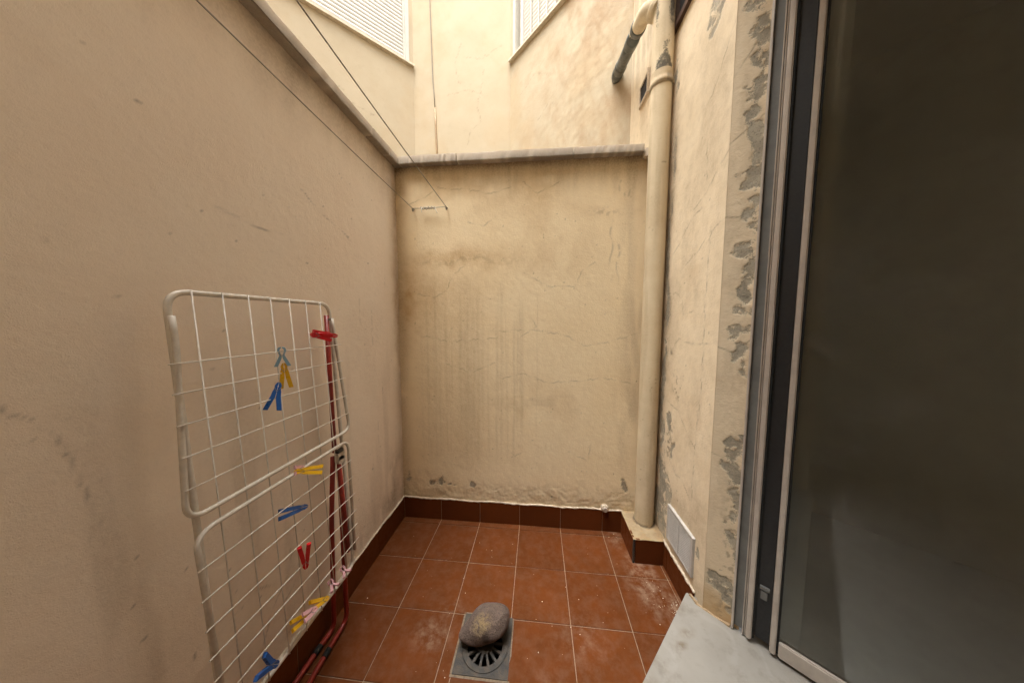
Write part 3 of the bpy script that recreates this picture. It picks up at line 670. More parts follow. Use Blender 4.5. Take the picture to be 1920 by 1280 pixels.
# flat roof slab edges keep the well closed at the top corners of the room
room = bmesh.new()
def quad(*p): room.faces.new([room.verts.new(q) for q in p])
n0, n1, u0, u1, zt = .34, 3.6, -2.6, 1.5, 3.38
zf = .15
quad(dpt(u0, n1), dpt(u1, n1), dpt(u1, n1, zt), dpt(u0, n1, zt))
quad(dpt(u0, n0), dpt(u0, n1), dpt(u0, n1, zt), dpt(u0, n0, zt)); quad(dpt(u1, n0), dpt(u1, n1), dpt(u1, n1, zt), dpt(u1, n0, zt))
quad(dpt(u0, n0-.02, zt), dpt(u1, n0-.02, zt), dpt(u1, n1, zt), dpt(u0, n1, zt)); quad(dpt(u0, n0, zf-.004), dpt(u1, n0, zf-.004), dpt(u1, n1, zf-.004), dpt(u0, n1, zf-.004))
quad(dpt(u0, n0), dpt(U0, n0), dpt(U0, n0, zt), dpt(u0, n0, zt)); quad(dpt(.06, n0), dpt(u1, n0), dpt(u1, n0, zt), dpt(.06, n0, zt))
quad(dpt(.06, .16), dpt(.06, n0), dpt(.06, n0, zt), dpt(.06, .16, zt))
link('room_wall', bm_mesh('room_wall', room), M['inside'], bd)

# skirting and foot of the side wall
ry = [-.21, -.262, -.555]
for a_, b_ in zip(ry[:-1], ry[1:]): skirt(bd, (XR, a_), (XR, b_), ZK-.008, (-1, 0))
bead(bd, (XR-.006, -.205), (XR-.006, -.56), ZK-.004, .0085, 3)
bead(bd, (.650, -.600), (.748, -.698), .152, .008, 4).data.materials[0] = M['conduit']
bead(bd, (.640, -.556), (.652, -.602), .153, .009, 6).data.materials[0] = M['conduit']

# windows with roller shutters
def window(parent, corner, d, n, t0, t1, z0, z1, slat_t0, bars, name='window'):
    d = Vector((*d, 0)).normalized(); n = Vector((*n, 0)).normalized(); c = Vector((*corner, 0))
    mt = Matrix(((d.x, n.x, 0, c.x), (d.y, n.y, 0, c.y), (0, 0, 1, 0), (0, 0, 0, 1)))   # local: along, out, up
    fr = bmesh.new()
    fw = .05
    for lo, hi in (((t0, -.10, z0-.01), (t0+fw, .006, z1)), ((t1-fw, -.10, z0-.01), (t1, .006, z1)), ((t0+fw, -.10, z1-.06), (t1-fw, .004, z1)), ((slat_t0-.05, -.07, z0), (slat_t0, -.012, z1-.06))): bm_box(fr, lo, hi, mt)
    bm_box(fr, (t0+fw, -.10, z0-.01), (t1-fw, -.085, z1), mt)
    win = link('window', bm_mesh('window_frame', fr), M['shutter'], parent)
    sm = None; prof = [(-.022, -.0245), (-.012, -.020), (-.008, 0), (-.012, .020), (-.022, .0245)]
    zz = z0+.026; L = t1-fw-slat_t0
    V, F = [], []
    for x in (0, L):
        for (o, z) in prof: V.append((x, o-.02, z))
    F = [(k, k+1, 6+k, 5+k) for k in range(4)]
    sm = mesh('slat', V, F); sm.materials.append(M['shutter'])
    ang = math.atan2(d.y, d.x)
    flip = d.cross(Vector((0, 0, 1))).dot(n) > 0
    if flip:
        for v in sm.vertices: v.co.y = -v.co.y
    while zz < z1-.08:
        p = c+d*slat_t0+Vector((0, 0, zz))
        o = link('slat', sm, None, win, p); o.rotation_euler = (random.uniform(-.01, .01), 0, ang)
        zz += .0495
    for b_ in bars:
        me = box_mesh('bar', (b_-.008, -.026, z0+.004), (b_+.008, -.008, z1-.06), .003, mt); o = link('bar', me, M['shutter'], win)
    s_ = box_mesh('sill', (t0-.06, -.10, z0-.042), (t1+.06, .045, z0-.012), .004, mt); o = link('sill', s_, M['sill'], win)
    return win
w1 = window(bd, CL, (-1, -1), (1, -1), .06, 1.75, 5.345, 6.62, .135, ()); w1['label'] = 'wide window with closed cream roller shutter above the left parapet'
w2 = window(bd, CC, (1, -1), (-1, -1), .06, 1.25, 5.29, 6.57, .25, (.40, .54, .68, .82, .96, 1.1)); w2['label'] = 'window with white shutter and upright bars above the back parapet'
# small dark window on the side wall behind the pipe
fm = bmesh.new()
for lo, hi in (((XR-.02, -.70, 3.45), (XR+.05, -.02, 3.485)), ((XR-.02, -.70, 4.27), (XR+.05, -.02, 4.30)), ((XR-.02, -.70, 3.485), (XR+.05, -.665, 4.27)), ((XR-.02, -.055, 3.485), (XR+.05, -.02, 4.27))): bm_box(fm, lo, hi)
w3 = link('window', bm_mesh('window_frame', fm), M['brown'], bd); w3['label'] = 'small dark screened window with brown frame beside the downpipe'
me = bmesh.new()
y = -.66
while y < -.06: bm_box(me, (XR+.01, y, 3.485), (XR+.0125, y+.002, 4.27)); y += .009
z = 3.49
while z < 4.26: bm_box(me, (XR+.0126, -.665, z), (XR+.015, -.055, z+.002)); z += .009
o = link('insect_screen', bm_mesh('insect_screen', me), M['mesh'], w3); o['kind'] = 'stuff'
bk = bmesh.new(); bm_box(bk, (XR+.045, -.70, 3.45), (XR+.06, -.02, 4.3)); o = link('pane', bm_mesh('pane', bk), M['black'], w3)

# aluminium door at the right: fixed frame and the leaf folded back into the room
J = Vector((.750, -.708, 0))
def jp(u, n, z): return J + DU*u + DN*n + Vector((0, 0, z))
JM = Matrix(((DU.x, DN.x, 0, J.x), (DU.y, DN.y, 0, J.y), (0, 0, 1, 0), (0, 0, 0, 1)))
dz0, dz1 = .152, 3.36
def dbox(name, lo, hi, mat, parent, bev=.0015):
    o = link(name, box_mesh(name, lo, hi, bev, JM, 2), mat, parent)
    return o
fr = dbox('door_frame', (-.002, -.004, dz0+.002), (.05, .0045, dz1), M['alu'], bd); fr['label'] = 'pale aluminium frame fixed to the right edge of the doorway'
dbox('track', (.012, .0045, dz0+.02), (.05, .036, dz1), M['alu_grey'], fr)
dbox('track_lip', (.0, .036, dz0+.004), (.05, .0405, dz1), M['alu'], fr)
dbox('track_lip', (.004, .0425, dz0+.004), (.05, .047, dz1), M['alu'], fr)
LZ0, LZ1 = .165, 3.30
lf = dbox('door_leaf', (-.012, .050, LZ0), (.028, .070, LZ1), M['alu'], bd, .004); lf['label'] = 'open glazed aluminium door leaf with black panes folded back at the right'
dbox('gasket', (-.004, .0705, LZ0+.01), (.022, .078, LZ1), M['black_rub'], lf)
dbox('glass_pane', (.006, .078, LZ0+.02), (.012, .128, LZ1-.02), M['black'], lf)
dbox('mullion', (-.010, .130, LZ0), (.028, .150, LZ1), M['alu'], lf, .004)
dbox('gasket', (-.002, .1505, LZ0+.01), (.022, .158, LZ1), M['black_rub'], lf)
dbox('glass_pane', (.006, .158, LZ0+.07), (.012, .74, LZ1-.07), M['glass'], lf)
dbox('rail', (-.008, .158, LZ0), (.026, .74, LZ0+.07), M['alu'], lf, .004)
dbox('rail', (-.008, .158, LZ1-.07), (.026, .74, LZ1), M['alu'], lf, .004)
dbox('stile', (-.010, .742, LZ0), (.028, .80, LZ1), M['alu'], lf, .004)
dbox('latch', (-.006, .086, .43), (.006, .118, .445), M['alu_grey'], lf)
dbox('latch', (-.004, .090, .385), (.006, .112, .425), M['alu_grey'], lf)

# ---- marble threshold
th = bmesh.new()
MZ = .150
pts = [Vector((.630, -.540, 0)), Vector((.69, -.585, 0)), J+DN*.35+DU*.05, J+DN*.35+DU*-1.95, Vector((.630, -.540, 0))+DU*-2.02]
vb = [th.verts.new(p+Vector((0, 0, MZ-.03))) for p in pts]; vt = [th.verts.new(p+Vector((0, 0, MZ))) for p in pts]
th.faces.new(vt); th.faces.new(vb[::-1])
for k in range(5): th.faces.new((vb[k], vb[(k+1) % 5], vt[(k+1) % 5], vt[k]))
bmesh.ops.bevel(th, geom=[e for e in th.edges], offset=.003, segments=2, affect='EDGES')
tso = thing('door_step', (.45, -.85, 0), 'grey white marble doorstep slab with brown stains under the door frame', 'doorstep')
link('slab', bm_mesh('slab', th), M['marble'], tso)
th = bmesh.new()
q0 = Vector((.665, -.56, 0)); q1 = q0+DU*-2.02
bm_box(th, (0, -.02, 0), (2.05, .012, MZ-.0305), Matrix(((-DU.x, DN.x, 0, q0.x), (-DU.y, DN.y, 0, q0.y), (0, 0, 1, 0), (0, 0, 0, 1))))
link('riser', bm_mesh('riser', th), M['bead'], tso)

# ---- plinth round the foot of the downpipe
pl_ = thing('pipe_plinth', (.56, -.08, 0), 'low tiled plinth with rough mortar top under the cream downpipe', 'plinth')
def flat_grid(name, x0, x1, y0, y1, z, res, mat, parent, fn, seed):
    nx, ny = int((x1-x0)/res)+1, int((y1-y0)/res)+1
    X, Y = np.meshgrid(np.linspace(x0, x1, nx), np.linspace(y0, y1, ny))
    h = (fbm(X, Y, .05, 4, seed)-.5)*.010
    d, g, k, o_ = fn(X, Y)
    P = np.stack([X, Y, z+h], -1)
    idx = np.arange(nx*ny).reshape(ny, nx); q = np.stack([idx[:-1, :-1], idx[:-1, 1:], idx[1:, 1:], idx[1:, :-1]], -1).reshape(-1, 4)
    me = mesh(name, P.reshape(-1, 3), [tuple(r) for r in q], True)
    at = me.attributes.new('wear', 'FLOAT_COLOR', 'POINT'); at.data.foreach_set('color', np.stack([d, g, k, o_], -1).astype(np.float32).reshape(-1))
    return link(name, me, mat, parent)
PX, PY = .592, -.040
def plw(X, Y):
    r = np.hypot(X-PX, Y-PY)
    d = .5*sstep(.35, .65, fbm(X, Y, .06, 3, 4)); k = .85*np.exp(-((r-.064)/.010)**2)*(fbm(X, Y, .02, 2, 6) > .38)
    o_ = .55*sstep(.45, .65, fbm(X, Y, .05, 3, 8))
    return d+.4*np.exp(-((X-.66)/.03)**2), 0*d, k, o_
flat_grid('mortar_top', .459, .672, -.222, .062, .1705, .006, M['plinth'], pl_, plw, 9)
skirt(pl_, (.470, .0465), (.470, -.2075), .170, (-1, 0))
skirt(pl_, (.474, -.209), (.6545, -.209), .170, (0, -1))
bm = bmesh.new(); bm_box(bm, (.472, -.205, .001), (.664, .05, .163)); link('core', bm_mesh('core', bm), M['bead'], pl_)
bm = bmesh.new(); bm_box(bm, (.4595, -.2195, .002), (.4705, -.2085, .168)); link('corner_fillet', bm_mesh('corner_fillet', bm), M['iron'], pl_)

# ---- downpipe
dp = thing('downpipe', (PX, PY, .17), 'thick cream painted downpipe in the corner, stained black near its top joint', 'pipe')
def pipe_grid(name, z0, z1, r, parent, fn, seed, nz=None, prof=None):
    nz = nz or int((z1-z0)/.008)+2; na = 48
    Z, A = np.meshgrid(np.linspace(z0, z1, nz), np.linspace(0, 2*np.pi, na, endpoint=False), indexing='ij')
    s = A*r
    hh = (fbm(s, Z, .05, 3, seed)-.5)*.0016
    rr = r+hh + (prof(Z) if prof else 0)
    P = np.stack([PX+rr*np.cos(A), PY+rr*np.sin(A), Z], -1)
    d, g, k, o_ = fn(A, Z, s)
    F = [(i*na+j, i*na+(j+1) % na, (i+1)*na+(j+1) % na, (i+1)*na+j) for i in range(nz-1) for j in range(na)]
    me = mesh(name, P.reshape(-1, 3), F, True)
    at = me.attributes.new('wear', 'FLOAT_COLOR', 'POINT'); at.data.foreach_set('color', np.clip(np.stack([d, g, k, o_], -1), 0, 1).astype(np.float32).reshape(-1))
    return link(name, me, M['pipe'], parent)
def adist(A, a): return np.abs((A-a+np.pi) % (2*np.pi)-np.pi)
def pw(A, Z, s):
    d = .34*sstep(.42, .72, fbm(s, Z, .03, 4, 3, sv=.5))+.22*sstep(.5, .75, fbm(s, Z, .2, 3, 4))
    d += .45*np.exp(-(adist(A, -1.2)/.16)**2)*sstep(2.3, 3.05, Z)*sstep(.35, .6, fbm(s, Z, .02, 3, 7, sv=.3)) + .30*np.exp(-(adist(A, -2.2)/.3)**2)*sstep(1.6, 3.05, Z)*sstep(.4, .6, fbm(s, Z, .03, 3, 8, sv=.6))
    d += .35*np.exp(-((Z-.2)/.08)**2)
    k = .7*np.exp(-((Z-.174)/.008)**2)*(fbm(s, Z, .02, 2, 9) > .35)
    k += .6*sstep(.66, .74, fbm(s, Z, .012, 2, 11))*np.exp(-((Z-1.20)/.05)**2)*np.exp(-(adist(A, -1.6)/.6)**2)+.5*sstep(.86, .92, fbm(s, Z, .02, 2, 12))
    return d, 0*d, k, .18+0*d
ZJ = 3.135
pipe_grid('lower_pipe', .15, ZJ, .0625, dp, pw, 1)
pipe_grid('socket', ZJ-.01, ZJ+.075, .0655, dp, lambda A, Z, s: (.25+.3*fbm(s, Z, .04, 3, 2), .0*A, .6*np.exp(-((Z-ZJ+.004)/.006)**2)+.55*np.exp(-((Z-ZJ-.02)/.03)**2)*(adist(A, -1.1) < .4), .2+0*A), 2, 14, prof=lambda Z: .006*np.exp(-((Z-ZJ-.008)/.016)**2))
def pw2(A, Z, s):
    d = .30*sstep(.45, .7, fbm(s, Z, .04, 3, 13, sv=.2))
    w_ = adist(A, -1.35)
    tri = sstep(-.05, .12, (3.42-Z)*.9+.02-w_*.12+.12*(fbm(s, Z, .03, 4, 33)-.5))*sstep(3.19, 3.22, Z+.05*w_)*(w_ < 1.3)
    g = .85*tri*sstep(.30, .62, fbm(s, Z, .035, 4, 14)+.12*(3.40-Z)/.2)
    g = np.maximum(g, .95*np.exp(-(adist(A, -1.15)/.42)**2)*np.exp(-((Z-3.58)/.13)**2)*(.6+.8*fbm(s, Z, .03, 3, 15)))
    g = np.maximum(g, .8*np.exp(-(adist(A, -2.6)/.3)**2)*np.exp(-((Z-3.55)/.12)**2)*(.4+.9*fbm(s, Z, .03, 3, 16)))
    return d, g, 0*d, .15+0*d
pipe_grid('upper_pipe', ZJ+.07, TOPR-.05, .0625, dp, pw2, 3)
# branch from the upper floor, painted where it joins, bare grey further on
br = [Vector(p) for p in ((PX-.01, PY+.01, 3.575), (.515, -.01, 3.645), (.502, .05, 3.675), (.512, .25, 3.755))]
b1 = tube('branch', fillet(br, .06), .047, M['pipe'], dp, 20)
def ring(p, q, r0, L, mat, parent, name='collar'):
    p, q = Vector(p), Vector(q); d = (q-p).normalized(); pts = [p, p+d*.004, p+d*.01, p+d*(L-.01), p+d*(L-.004), p+d*L]; rr = [r0*.93, r0*.985, r0, r0, r0*.985, r0*.93]
    return tube(name, pts, r0, mat, parent, 22, rfun=lambda t: rr[int(round(t*5))])
ring((.552, -.022, 3.61), (.515, -.004, 3.642), .056, .035, M['pipe'], b1)
ring((.508, .17, 3.722), (.512, .25, 3.754), .053, .055, M['greypipe'], b1)
gp = thing('waste_pipe', (.54, .85, 3.98), 'grey plastic waste pipe sloping from the upper wall to the downpipe', 'pipe')
tube('pipe_run', [(.511, .23, 3.745), (.545, .84, 3.975)], .046, M['greypipe'], gp, 20)
ring((.516, .32, 3.78), (.545, .84, 3.975), .050, .10, M['greypipe'], gp)
ring((.538, .71, 3.927), (.545, .84, 3.975), .051, .10, M['greypipe'], gp)
tube('elbow', fillet([(.543, .80, 3.961), (.550, .915, 4.005), (.60, 1.01, 4.02)], .06), .051, M['greypipe'], gp, 20)

# ---- wall vents
vt_ = thing('vent_grille', (XR, -.39, .23), 'white plastic louvred vent grille low on the right wall beside the plinth', 'vent')
y0, y1, z0, z1 = -.532, -.246, .226, .452
fb = bmesh.new()
for lo, hi in (((XR-.014, y0, z0), (XR+.004, y0+.02, z1)), ((XR-.014, y1-.014, z0), (XR+.004, y1, z1)), ((XR-.014, y0+.02, z0), (XR+.004, y1-.014, z0+.012)), ((XR-.014, y0+.02, z1-.018), (XR+.004, y1-.014, z1)), ((XR-.014, (y0+y1)/2-.005, z0+.012), (XR+.003, (y0+y1)/2+.005, z1-.018))): bm_box(fb, lo, hi)
bmesh.ops.bevel(fb, geom=[e for e in fb.edges], offset=.0012, segments=1, affect='EDGES')
link('frame', bm_mesh('frame', fb), M['white_pl'], vt_)
for ya, yb in ((y0+.02, (y0+y1)/2-.005), ((y0+y1)/2+.005, y1-.014)):
    lb = bmesh.new(); z = z0+.014
    while z < z1-.022:
        bm_box(lb, (XR-.0125, ya, z), (XR-.004, yb, z+.0075))
        z += .0135
    o = link('louvres', bm_mesh('louvres', lb), M['white_pl'], vt_); o['kind'] = 'stuff'
bkb = bmesh.new(); bm_box(bkb, (XR-.0005, y0+.01, z0+.006), (XR+.003, y1-.006, z1-.008)); link('backing', bm_mesh('backing', bkb), M['black'], vt_)
uv = thing('vent_grille', (XR, .46, 3.43), 'small dark louvred vent with pale rim high beside the downpipe', 'vent')
y0, y1, z0, z1 = .360, .560, 3.428, 3.602
fb = bmesh.new()
for lo, hi in (((XR-.02, y0, z0), (XR+.01, y0+.014, z1)), ((XR-.012, y1-.012, z0), (XR+.01, y1, z1)), ((XR-.02, y0+.014, z0), (XR+.01, y1-.012, z0+.012)), ((XR-.012, y0+.014, z1-.012), (XR+.01, y1-.012, z1))): bm_box(fb, lo, hi)
link('frame', bm_mesh('frame', fb), M['bead'], uv)
for k in range(9):
    ya = y0+.02+k*.0195
    me = box_mesh('louvre', (XR-.006, ya, z0+.013), (XR+.02, ya+.003, z1-.013), 0); link('louvre', me, M['iron'], uv)
bkb = bmesh.new(); bm_box(bkb, (XR+.03, y0-.01, z0-.01), (XR+.04, y1+.01, z1+.01)); link('backing', bm_mesh('backing', bkb), M['pit'], uv)

# ---- plugged outlet over the skirting
ot = thing('pipe_stub', (.334, YB, .19), 'small round plugged pipe stub, crusted with mortar, over the back skirting', 'pipe stub')
bm = bmesh.new(); bmesh.ops.create_icosphere(bm, subdivisions=4, radius=.029)
rs = np.random.RandomState(3)
for v in bm.verts:
    n = v.co.normalized(); k = .0022*(vnoise(np.array([n.x*5+7]), np.array([n.z*5+n.y*3+9]), 5)[0]-.5)*3
    v.co = v.co+n*k; v.co.y *= .9; v.co += Vector((.334, YB-.012, .192))
link('crust', bm_mesh('crust', bm, True), M['bead'], ot)
bm = bmesh.new(); bmesh.ops.create_cone(bm, segments=24, radius1=.018, radius2=.016, depth=.02, cap_ends=True); bmesh.ops.transform(bm, matrix=Matrix.Translation((.334, YB-.034, .194)) @ Matrix.Rotation(math.pi/2, 4, 'X'), verts=bm.verts); link('plug', bm_mesh('plug', bm), M['alu'], ot)

# ---- floor drain
dn = thing('floor_drain', ((DR[0]+DR[1])/2, (DR[2]+DR[3])/2, 0), 'square dark grey floor drain with round slotted grate under the stone', 'drain')
cx0, cy0 = (DR[0]+DR[1])/2+.003, (DR[2]+DR[3])/2-.006
R1, R2 = .116, .104
bm = bmesh.new(); n = 64; half = .130
sq, ci, cl_ = [], [], []
for k in range(n):
    a = 2*math.pi*k/n; c, s_ = math.cos(a), math.sin(a); m_ = half/max(abs(c), abs(s_))
    sq.append(bm.verts.new((cx0-.003+c*m_, cy0+.006+s_*m_, .0025))); ci.append(bm.verts.new((cx0+c*R1, cy0+s_*R1, .0025))); cl_.append(bm.verts.new((cx0+c*R1, cy0+s_*R1, -.02)))
for k in range(n):
    j = (k+1) % n; bm.faces.new((sq[k], sq[j], ci[j], ci[k])); bm.faces.new((ci[k], ci[j], cl_[j], cl_[k]))
lo_ = [bm.verts.new((v.co.x, v.co.y, -.012)) for v in sq]
for k in range(n): bm.faces.new((sq[k], lo_[k], lo_[(k+1) % n], sq[(k+1) % n]))
link('drain_plate', bm_mesh('drain_plate', bm), M['iron'], dn)
bm = bmesh.new()
def annulus(bm, r0, r1, z0, z1, zb):
    A_ = [[bm.verts.new((cx0+r*math.cos(2*math.pi*k/n), cy0+r*math.sin(2*math.pi*k/n), z)) for k in range(n)] for r, z in ((r0, zb), (r0, z0), (r1, z1), (r1, zb))]
    for q in range(3):
        for k in range(n): bm.faces.new((A_[q][k], A_[q+1][k], A_[q+1][(k+1) % n], A_[q][(k+1) % n]))
annulus(bm, .088, .112, .0065, .006, -.006); annulus(bm, .112, .115, .0025, .0015, -.006)
rimo = link('grate_rim', bm_mesh('grate_rim', bm), M['iron'], dn)
bm = bmesh.new(); annulus(bm, .004, .043, .017, .011, -.004); bm.faces.new([bm.verts.new((cx0+.0045*math.cos(a), cy0+.0045*math.sin(a), .0171)) for a in [2*math.pi*k/12 for k in range(12)]])
link('grate_hub', bm_mesh('grate_hub', bm), M['iron'], dn)
for k in range(14):
    a = 2*math.pi*(k+.3)/14
    mt = Matrix.Translation((cx0, cy0, 0)) @ Matrix.Rotation(a, 4, 'Z')
    bm = bmesh.new(); vv = bm_box(bm, (.038, -.0058, -.004), (.092, .0058, .0055)); 
    for v in vv:
        if v.co.x < .05 and v.co.z > 0: v.co.z = .0105
    bmesh.ops.bevel(bm, geom=list(bm.edges), offset=.0012, affect='EDGES'); bmesh.ops.transform(bm, matrix=mt, verts=bm.verts)
    link('spoke', bm_mesh('spoke', bm), M['iron'], dn)
bm = bmesh.new(); vv = bm_box(bm, (DR[0]+.004, DR[2]+.004, -.16), (DR[1]-.004, DR[3]-.004, -.013)); bm.faces.ensure_lookup_table()
bmesh.ops.delete(bm, geom=[f for f in bm.faces if all(v.co.z > -.02 for v in f.verts)], context='FACES_ONLY'); link('pit', bm_mesh('pit', bm), M['pit'], dn)
bm = bmesh.new()
for lo, hi in (((DR[0]-.009, DR[2]-.010, -.006), (DR[1]+.007, DR[2]+.0, -.0003)), ((DR[0]-.009, DR[2], -.006), (DR[0], DR[3]+.008, -.0004)), ((DR[1], DR[2], -.006), (DR[1]+.007, DR[3]+.008, -.0004)), ((DR[0], DR[3], -.006), (DR[1], DR[3]+.008, -.0003))): bm_box(bm, lo, hi)
link('mortar_edge', bm_mesh('mortar_edge', bm), M['edge'], dn)

# ---- the stone on the drain
st = tag(None or bpy.data.objects.new('stone', bpy.data.meshes.new('stone')), 'rounded brown grey cobble stone lying on the floor drain', 'stone'); COL.objects.link(st)
bm = bmesh.new(); bmesh.ops.create_icosphere(bm, subdivisions=5, radius=1)
for v in bm.verts:
    n = v.co.normalized()
    k = 1+.10*math.sin(n.x*2.1+.6)*math.cos(n.y*1.7)+.07*math.sin(n.y*2.7+n.z*1.9+1)+.05*math.sin(n.x*4.3+n.z*3.1)
    k += .05*(vnoise(np.array([n.x*2.3+n.z*1.2+20]), np.array([n.y*2.3-n.z*1.7+20]), 18)[0]-.5)+.035*(vnoise(np.array([n.x*4+n.z*2+20]), np.array([n.y*4-n.z*3+20]), 8)[0]-.5)
    p = n*k; s_ = 1-.22*max(0, -p.x)
    v.co = Vector((p.x*.128, p.y*.090*s_, p.z*.060*s_ if p.z < 0 else p.z*.068*s_))
bmesh.ops.transform(bm, matrix=Matrix.Rotation(math.radians(24), 4, 'Z') @ Matrix.Rotation(math.radians(-9), 4, 'Y'), verts=bm.verts)
mz = min(v.co.z for v in bm.verts)
bm.to_mesh(st.data); bm.free(); st.data.polygons.foreach_set('use_smooth', [True]*len(st.data.polygons)); st.data.materials.append(M['stone'])
st.location = (-.447, -.742, .0125-mz)

# ---- clothes line
cl = thing('clothes_line', (-1.0, YB, 2.463), 'thin wire clothes line looped through two hooks on the back wall', 'clothes line')
hA, hB = Vector((-1.137, YB-.028, 2.463)), Vector((-.878, YB-.028, 2.466))
fa, fb_ = Vector((-1.035, -2.25, 2.445)), Vector((-.912, -2.10, 2.62))
def sag(a, b, s, n=24): return [a.lerp(b, k/n)-Vector((0, 0, s*4*(k/n)*(1-k/n))) for k in range(n+1)]
tube('wire', sag(hA, fa, .012), .0022, M['cable'], cl, 8)
tube('wire', sag(hB, fb_, .012), .0026, M['steel'], cl, 8)
tube('cross_wire', [hA, hA.lerp(hB, .3)+Vector((0, 0, -.002)), hA.lerp(hB, .6)+Vector((0, 0, -.001)), hB], .0022, M['steel'], cl, 8)
pts = []
for k in range(150):
    t = k/149; p = hA.lerp(hB, .24+.44*t); r_ = .0075+.003*math.sin(t*37); a = t*62
    pts.append(p+Vector((0, r_*math.cos(a), r_*math.sin(a)-.002)))
tube('twist', pts, .0024, M['steel'], cl, 6)
for t, L, dx in ((.27, .035, .004), (.66, .045, .022)):
    p = hA.lerp(hB, t); q = [p, p+Vector((dx*.3, -.01, -L*.3)), p+Vector((dx*.7, -.012, -L*.7)), p+Vector((dx, -.008, -L))]
    tube('wire_tail', fillet(q, .01), .003, M['wire'], cl, 8)
for h in (hA, hB):
    pts = [h+Vector((0, .035, 0))]+[h+Vector((.0, -.010*math.sin(a), .010*math.cos(a)-.010)) for a in [math.pi*2*k/16*.9 for k in range(17)]]
    tube('hook', pts, .0034, M['steel'], cl, 8)

# ---- cable hanging down the far wall
cb = thing('hanging_cable', (-1.72, YC, 4.7), 'thin cable hanging down the far cream wall between the two shuttered windows', 'cable')
tube('cable', [(-1.79, YC-.012, 8.0), (-1.773, YC-.012, 6.2), (-1.757, YC-.012, 5.5), (-1.746, YC-.012, 5.1), (-1.730, YC-.012, 4.9), (-1.722, YC-.01, 4.72)], .0055, M['cable'], cb, 8)
tube('conduit', [(-1.722, YC-.006, 4.73), (-1.718, YC-.006, 4.5), (-1.706, YC-.006, 4.2), (-1.70, YC-.006, 3.6)], .013, M['conduit'], cb, 8)

# ---- drying rack
rk = thing('drying_rack', (-1.2, -.99, 0), 'folded white wire clothes drying rack with red tube legs leaning on the left wall', 'drying rack')
NEAR, FAR = -1.335, -.742
def rp_(y, z, off=0): return Vector((-1.222+(1.70-z)/1.36*.074+off, y, z))
def loop(y0, y1, z0, z1, off, r=.055): 
    c = [rp_(y0, z1, off), rp_(y1, z1, off), rp_(y1, z0, off), rp_(y0, z0, off)]
    m_ = (c[0]+c[1])/2; q = fillet([m_, c[1], c[2], c[3], c[0], m_], r, 8); return q[:-1]
tube('main_frame', loop(NEAR, FAR, .335, 1.700, 0), .0085, M['wire'], rk, 12, closed=True)
uw = tube('upper_wing', fillet([rp_(NEAR, 1.63, .010), rp_(NEAR, 1.55, .012), rp_(NEAR-.03, 1.05, .014), rp_(FAR+.046, 1.05, .014), rp_(FAR+.004, 1.55, .012), rp_(FAR, 1.63, .010)], .05, 8), .0075, M['wire'], rk, 12)
lwg = tube('lower_wing', fillet([rp_(NEAR, .42, .012), rp_(NEAR-.016, 1.0, .014), rp_(FAR+.026, 1.0, .014), rp_(FAR+.004, .42, .012)], .05, 8), .0075, M['wire'], rk, 12)
y = -.806
while y > NEAR+.03:
    tube('wire', [rp_(y, 1.708, .009), rp_(y, .330, .009)], .0021, M['wire'], rk, 6); y -= .0795
for z in (1.54, 1.498, 1.414, 1.325, 1.233, 1.140)[1:]:
    o = tube('wire', [rp_(NEAR-.028, z, .022), rp_(FAR+.046-.012*(z-1.1)*3, z, .022)], .0021, M['wire'], uw, 6)
for z in (.897, .805, .713, .623, .549, .47):
    o = tube('wire', [rp_(NEAR-.028, z, .024), rp_(FAR+.026, z, .024)], .0021, M['wire'], lwg, 6)
def leg(name, pts, r, fr=.06): return tube(name, fillet(pts, fr, 8), r, M['red_tube'], rk, 14)
leg('upper_arm', [(-1.212, -.772, 1.645), (-1.196, -.779, .965)], .0105)
leg('wing_arm', [(-1.180, -.775, .935), (-1.163, -.757, .425)], .0105)
leg('leg', [(-1.198, -.789, .945), (-1.225, -.785, .60), (-1.238, -.785, .02), (-1.245, -.87, .018), (-1.252, -1.33, .018), (-1.252, -1.345, .018)], .0112)
leg('leg', [(-1.185, -.764, .86), (-1.190, -.757, .50), (-1.196, -.745, .02), (-1.196, -.86, .018), (-1.183, -1.03, .018), (-1.172, -1.36, .018)], .0112)
for p, q in (((-1.2455, -.868, .018), (-1.2463, -.905, .018)), ((-1.1945, -.876, .018), (-1.1915, -.912, .018))): tube('joint_sleeve', [p, q], .0135, M['black_rub'], rk, 14)
# hinge fitting
hg = bmesh.new(); bmesh.ops.create_cone(hg, segments=20, radius1=.021, radius2=.021, depth=.02, cap_ends=True)
bmesh.ops.transform(hg, matrix=Matrix.Translation((-1.176, -.772, .925)) @ Matrix.Rotation(math.pi/2, 4, 'Y'), verts=hg.verts)
bm_box(hg, (-1.186, -.793, .925), (-1.166, -.751, .962)); link('hinge', bm_mesh('hinge', hg), M['alu'], rk)
link('hinge_cap', box_mesh('hinge_cap', (-1.187, -.791, .9625), (-1.165, -.753, .978), .003), M['black'], rk)
for p in ((-1.198, -.770, 1.625), (-1.150, -.7575, .437)):
    bm = bmesh.new(); bmesh.ops.create_cone(bm, segments=14, radius1=.006, radius2=.005, depth=.012, cap_ends=True); bmesh.ops.transform(bm, matrix=Matrix.Translation(p) @ Matrix.Rotation(math.pi/2, 4, 'Y'), verts=bm.verts); link('rivet', bm_mesh('rivet', bm), M['steel'], rk)

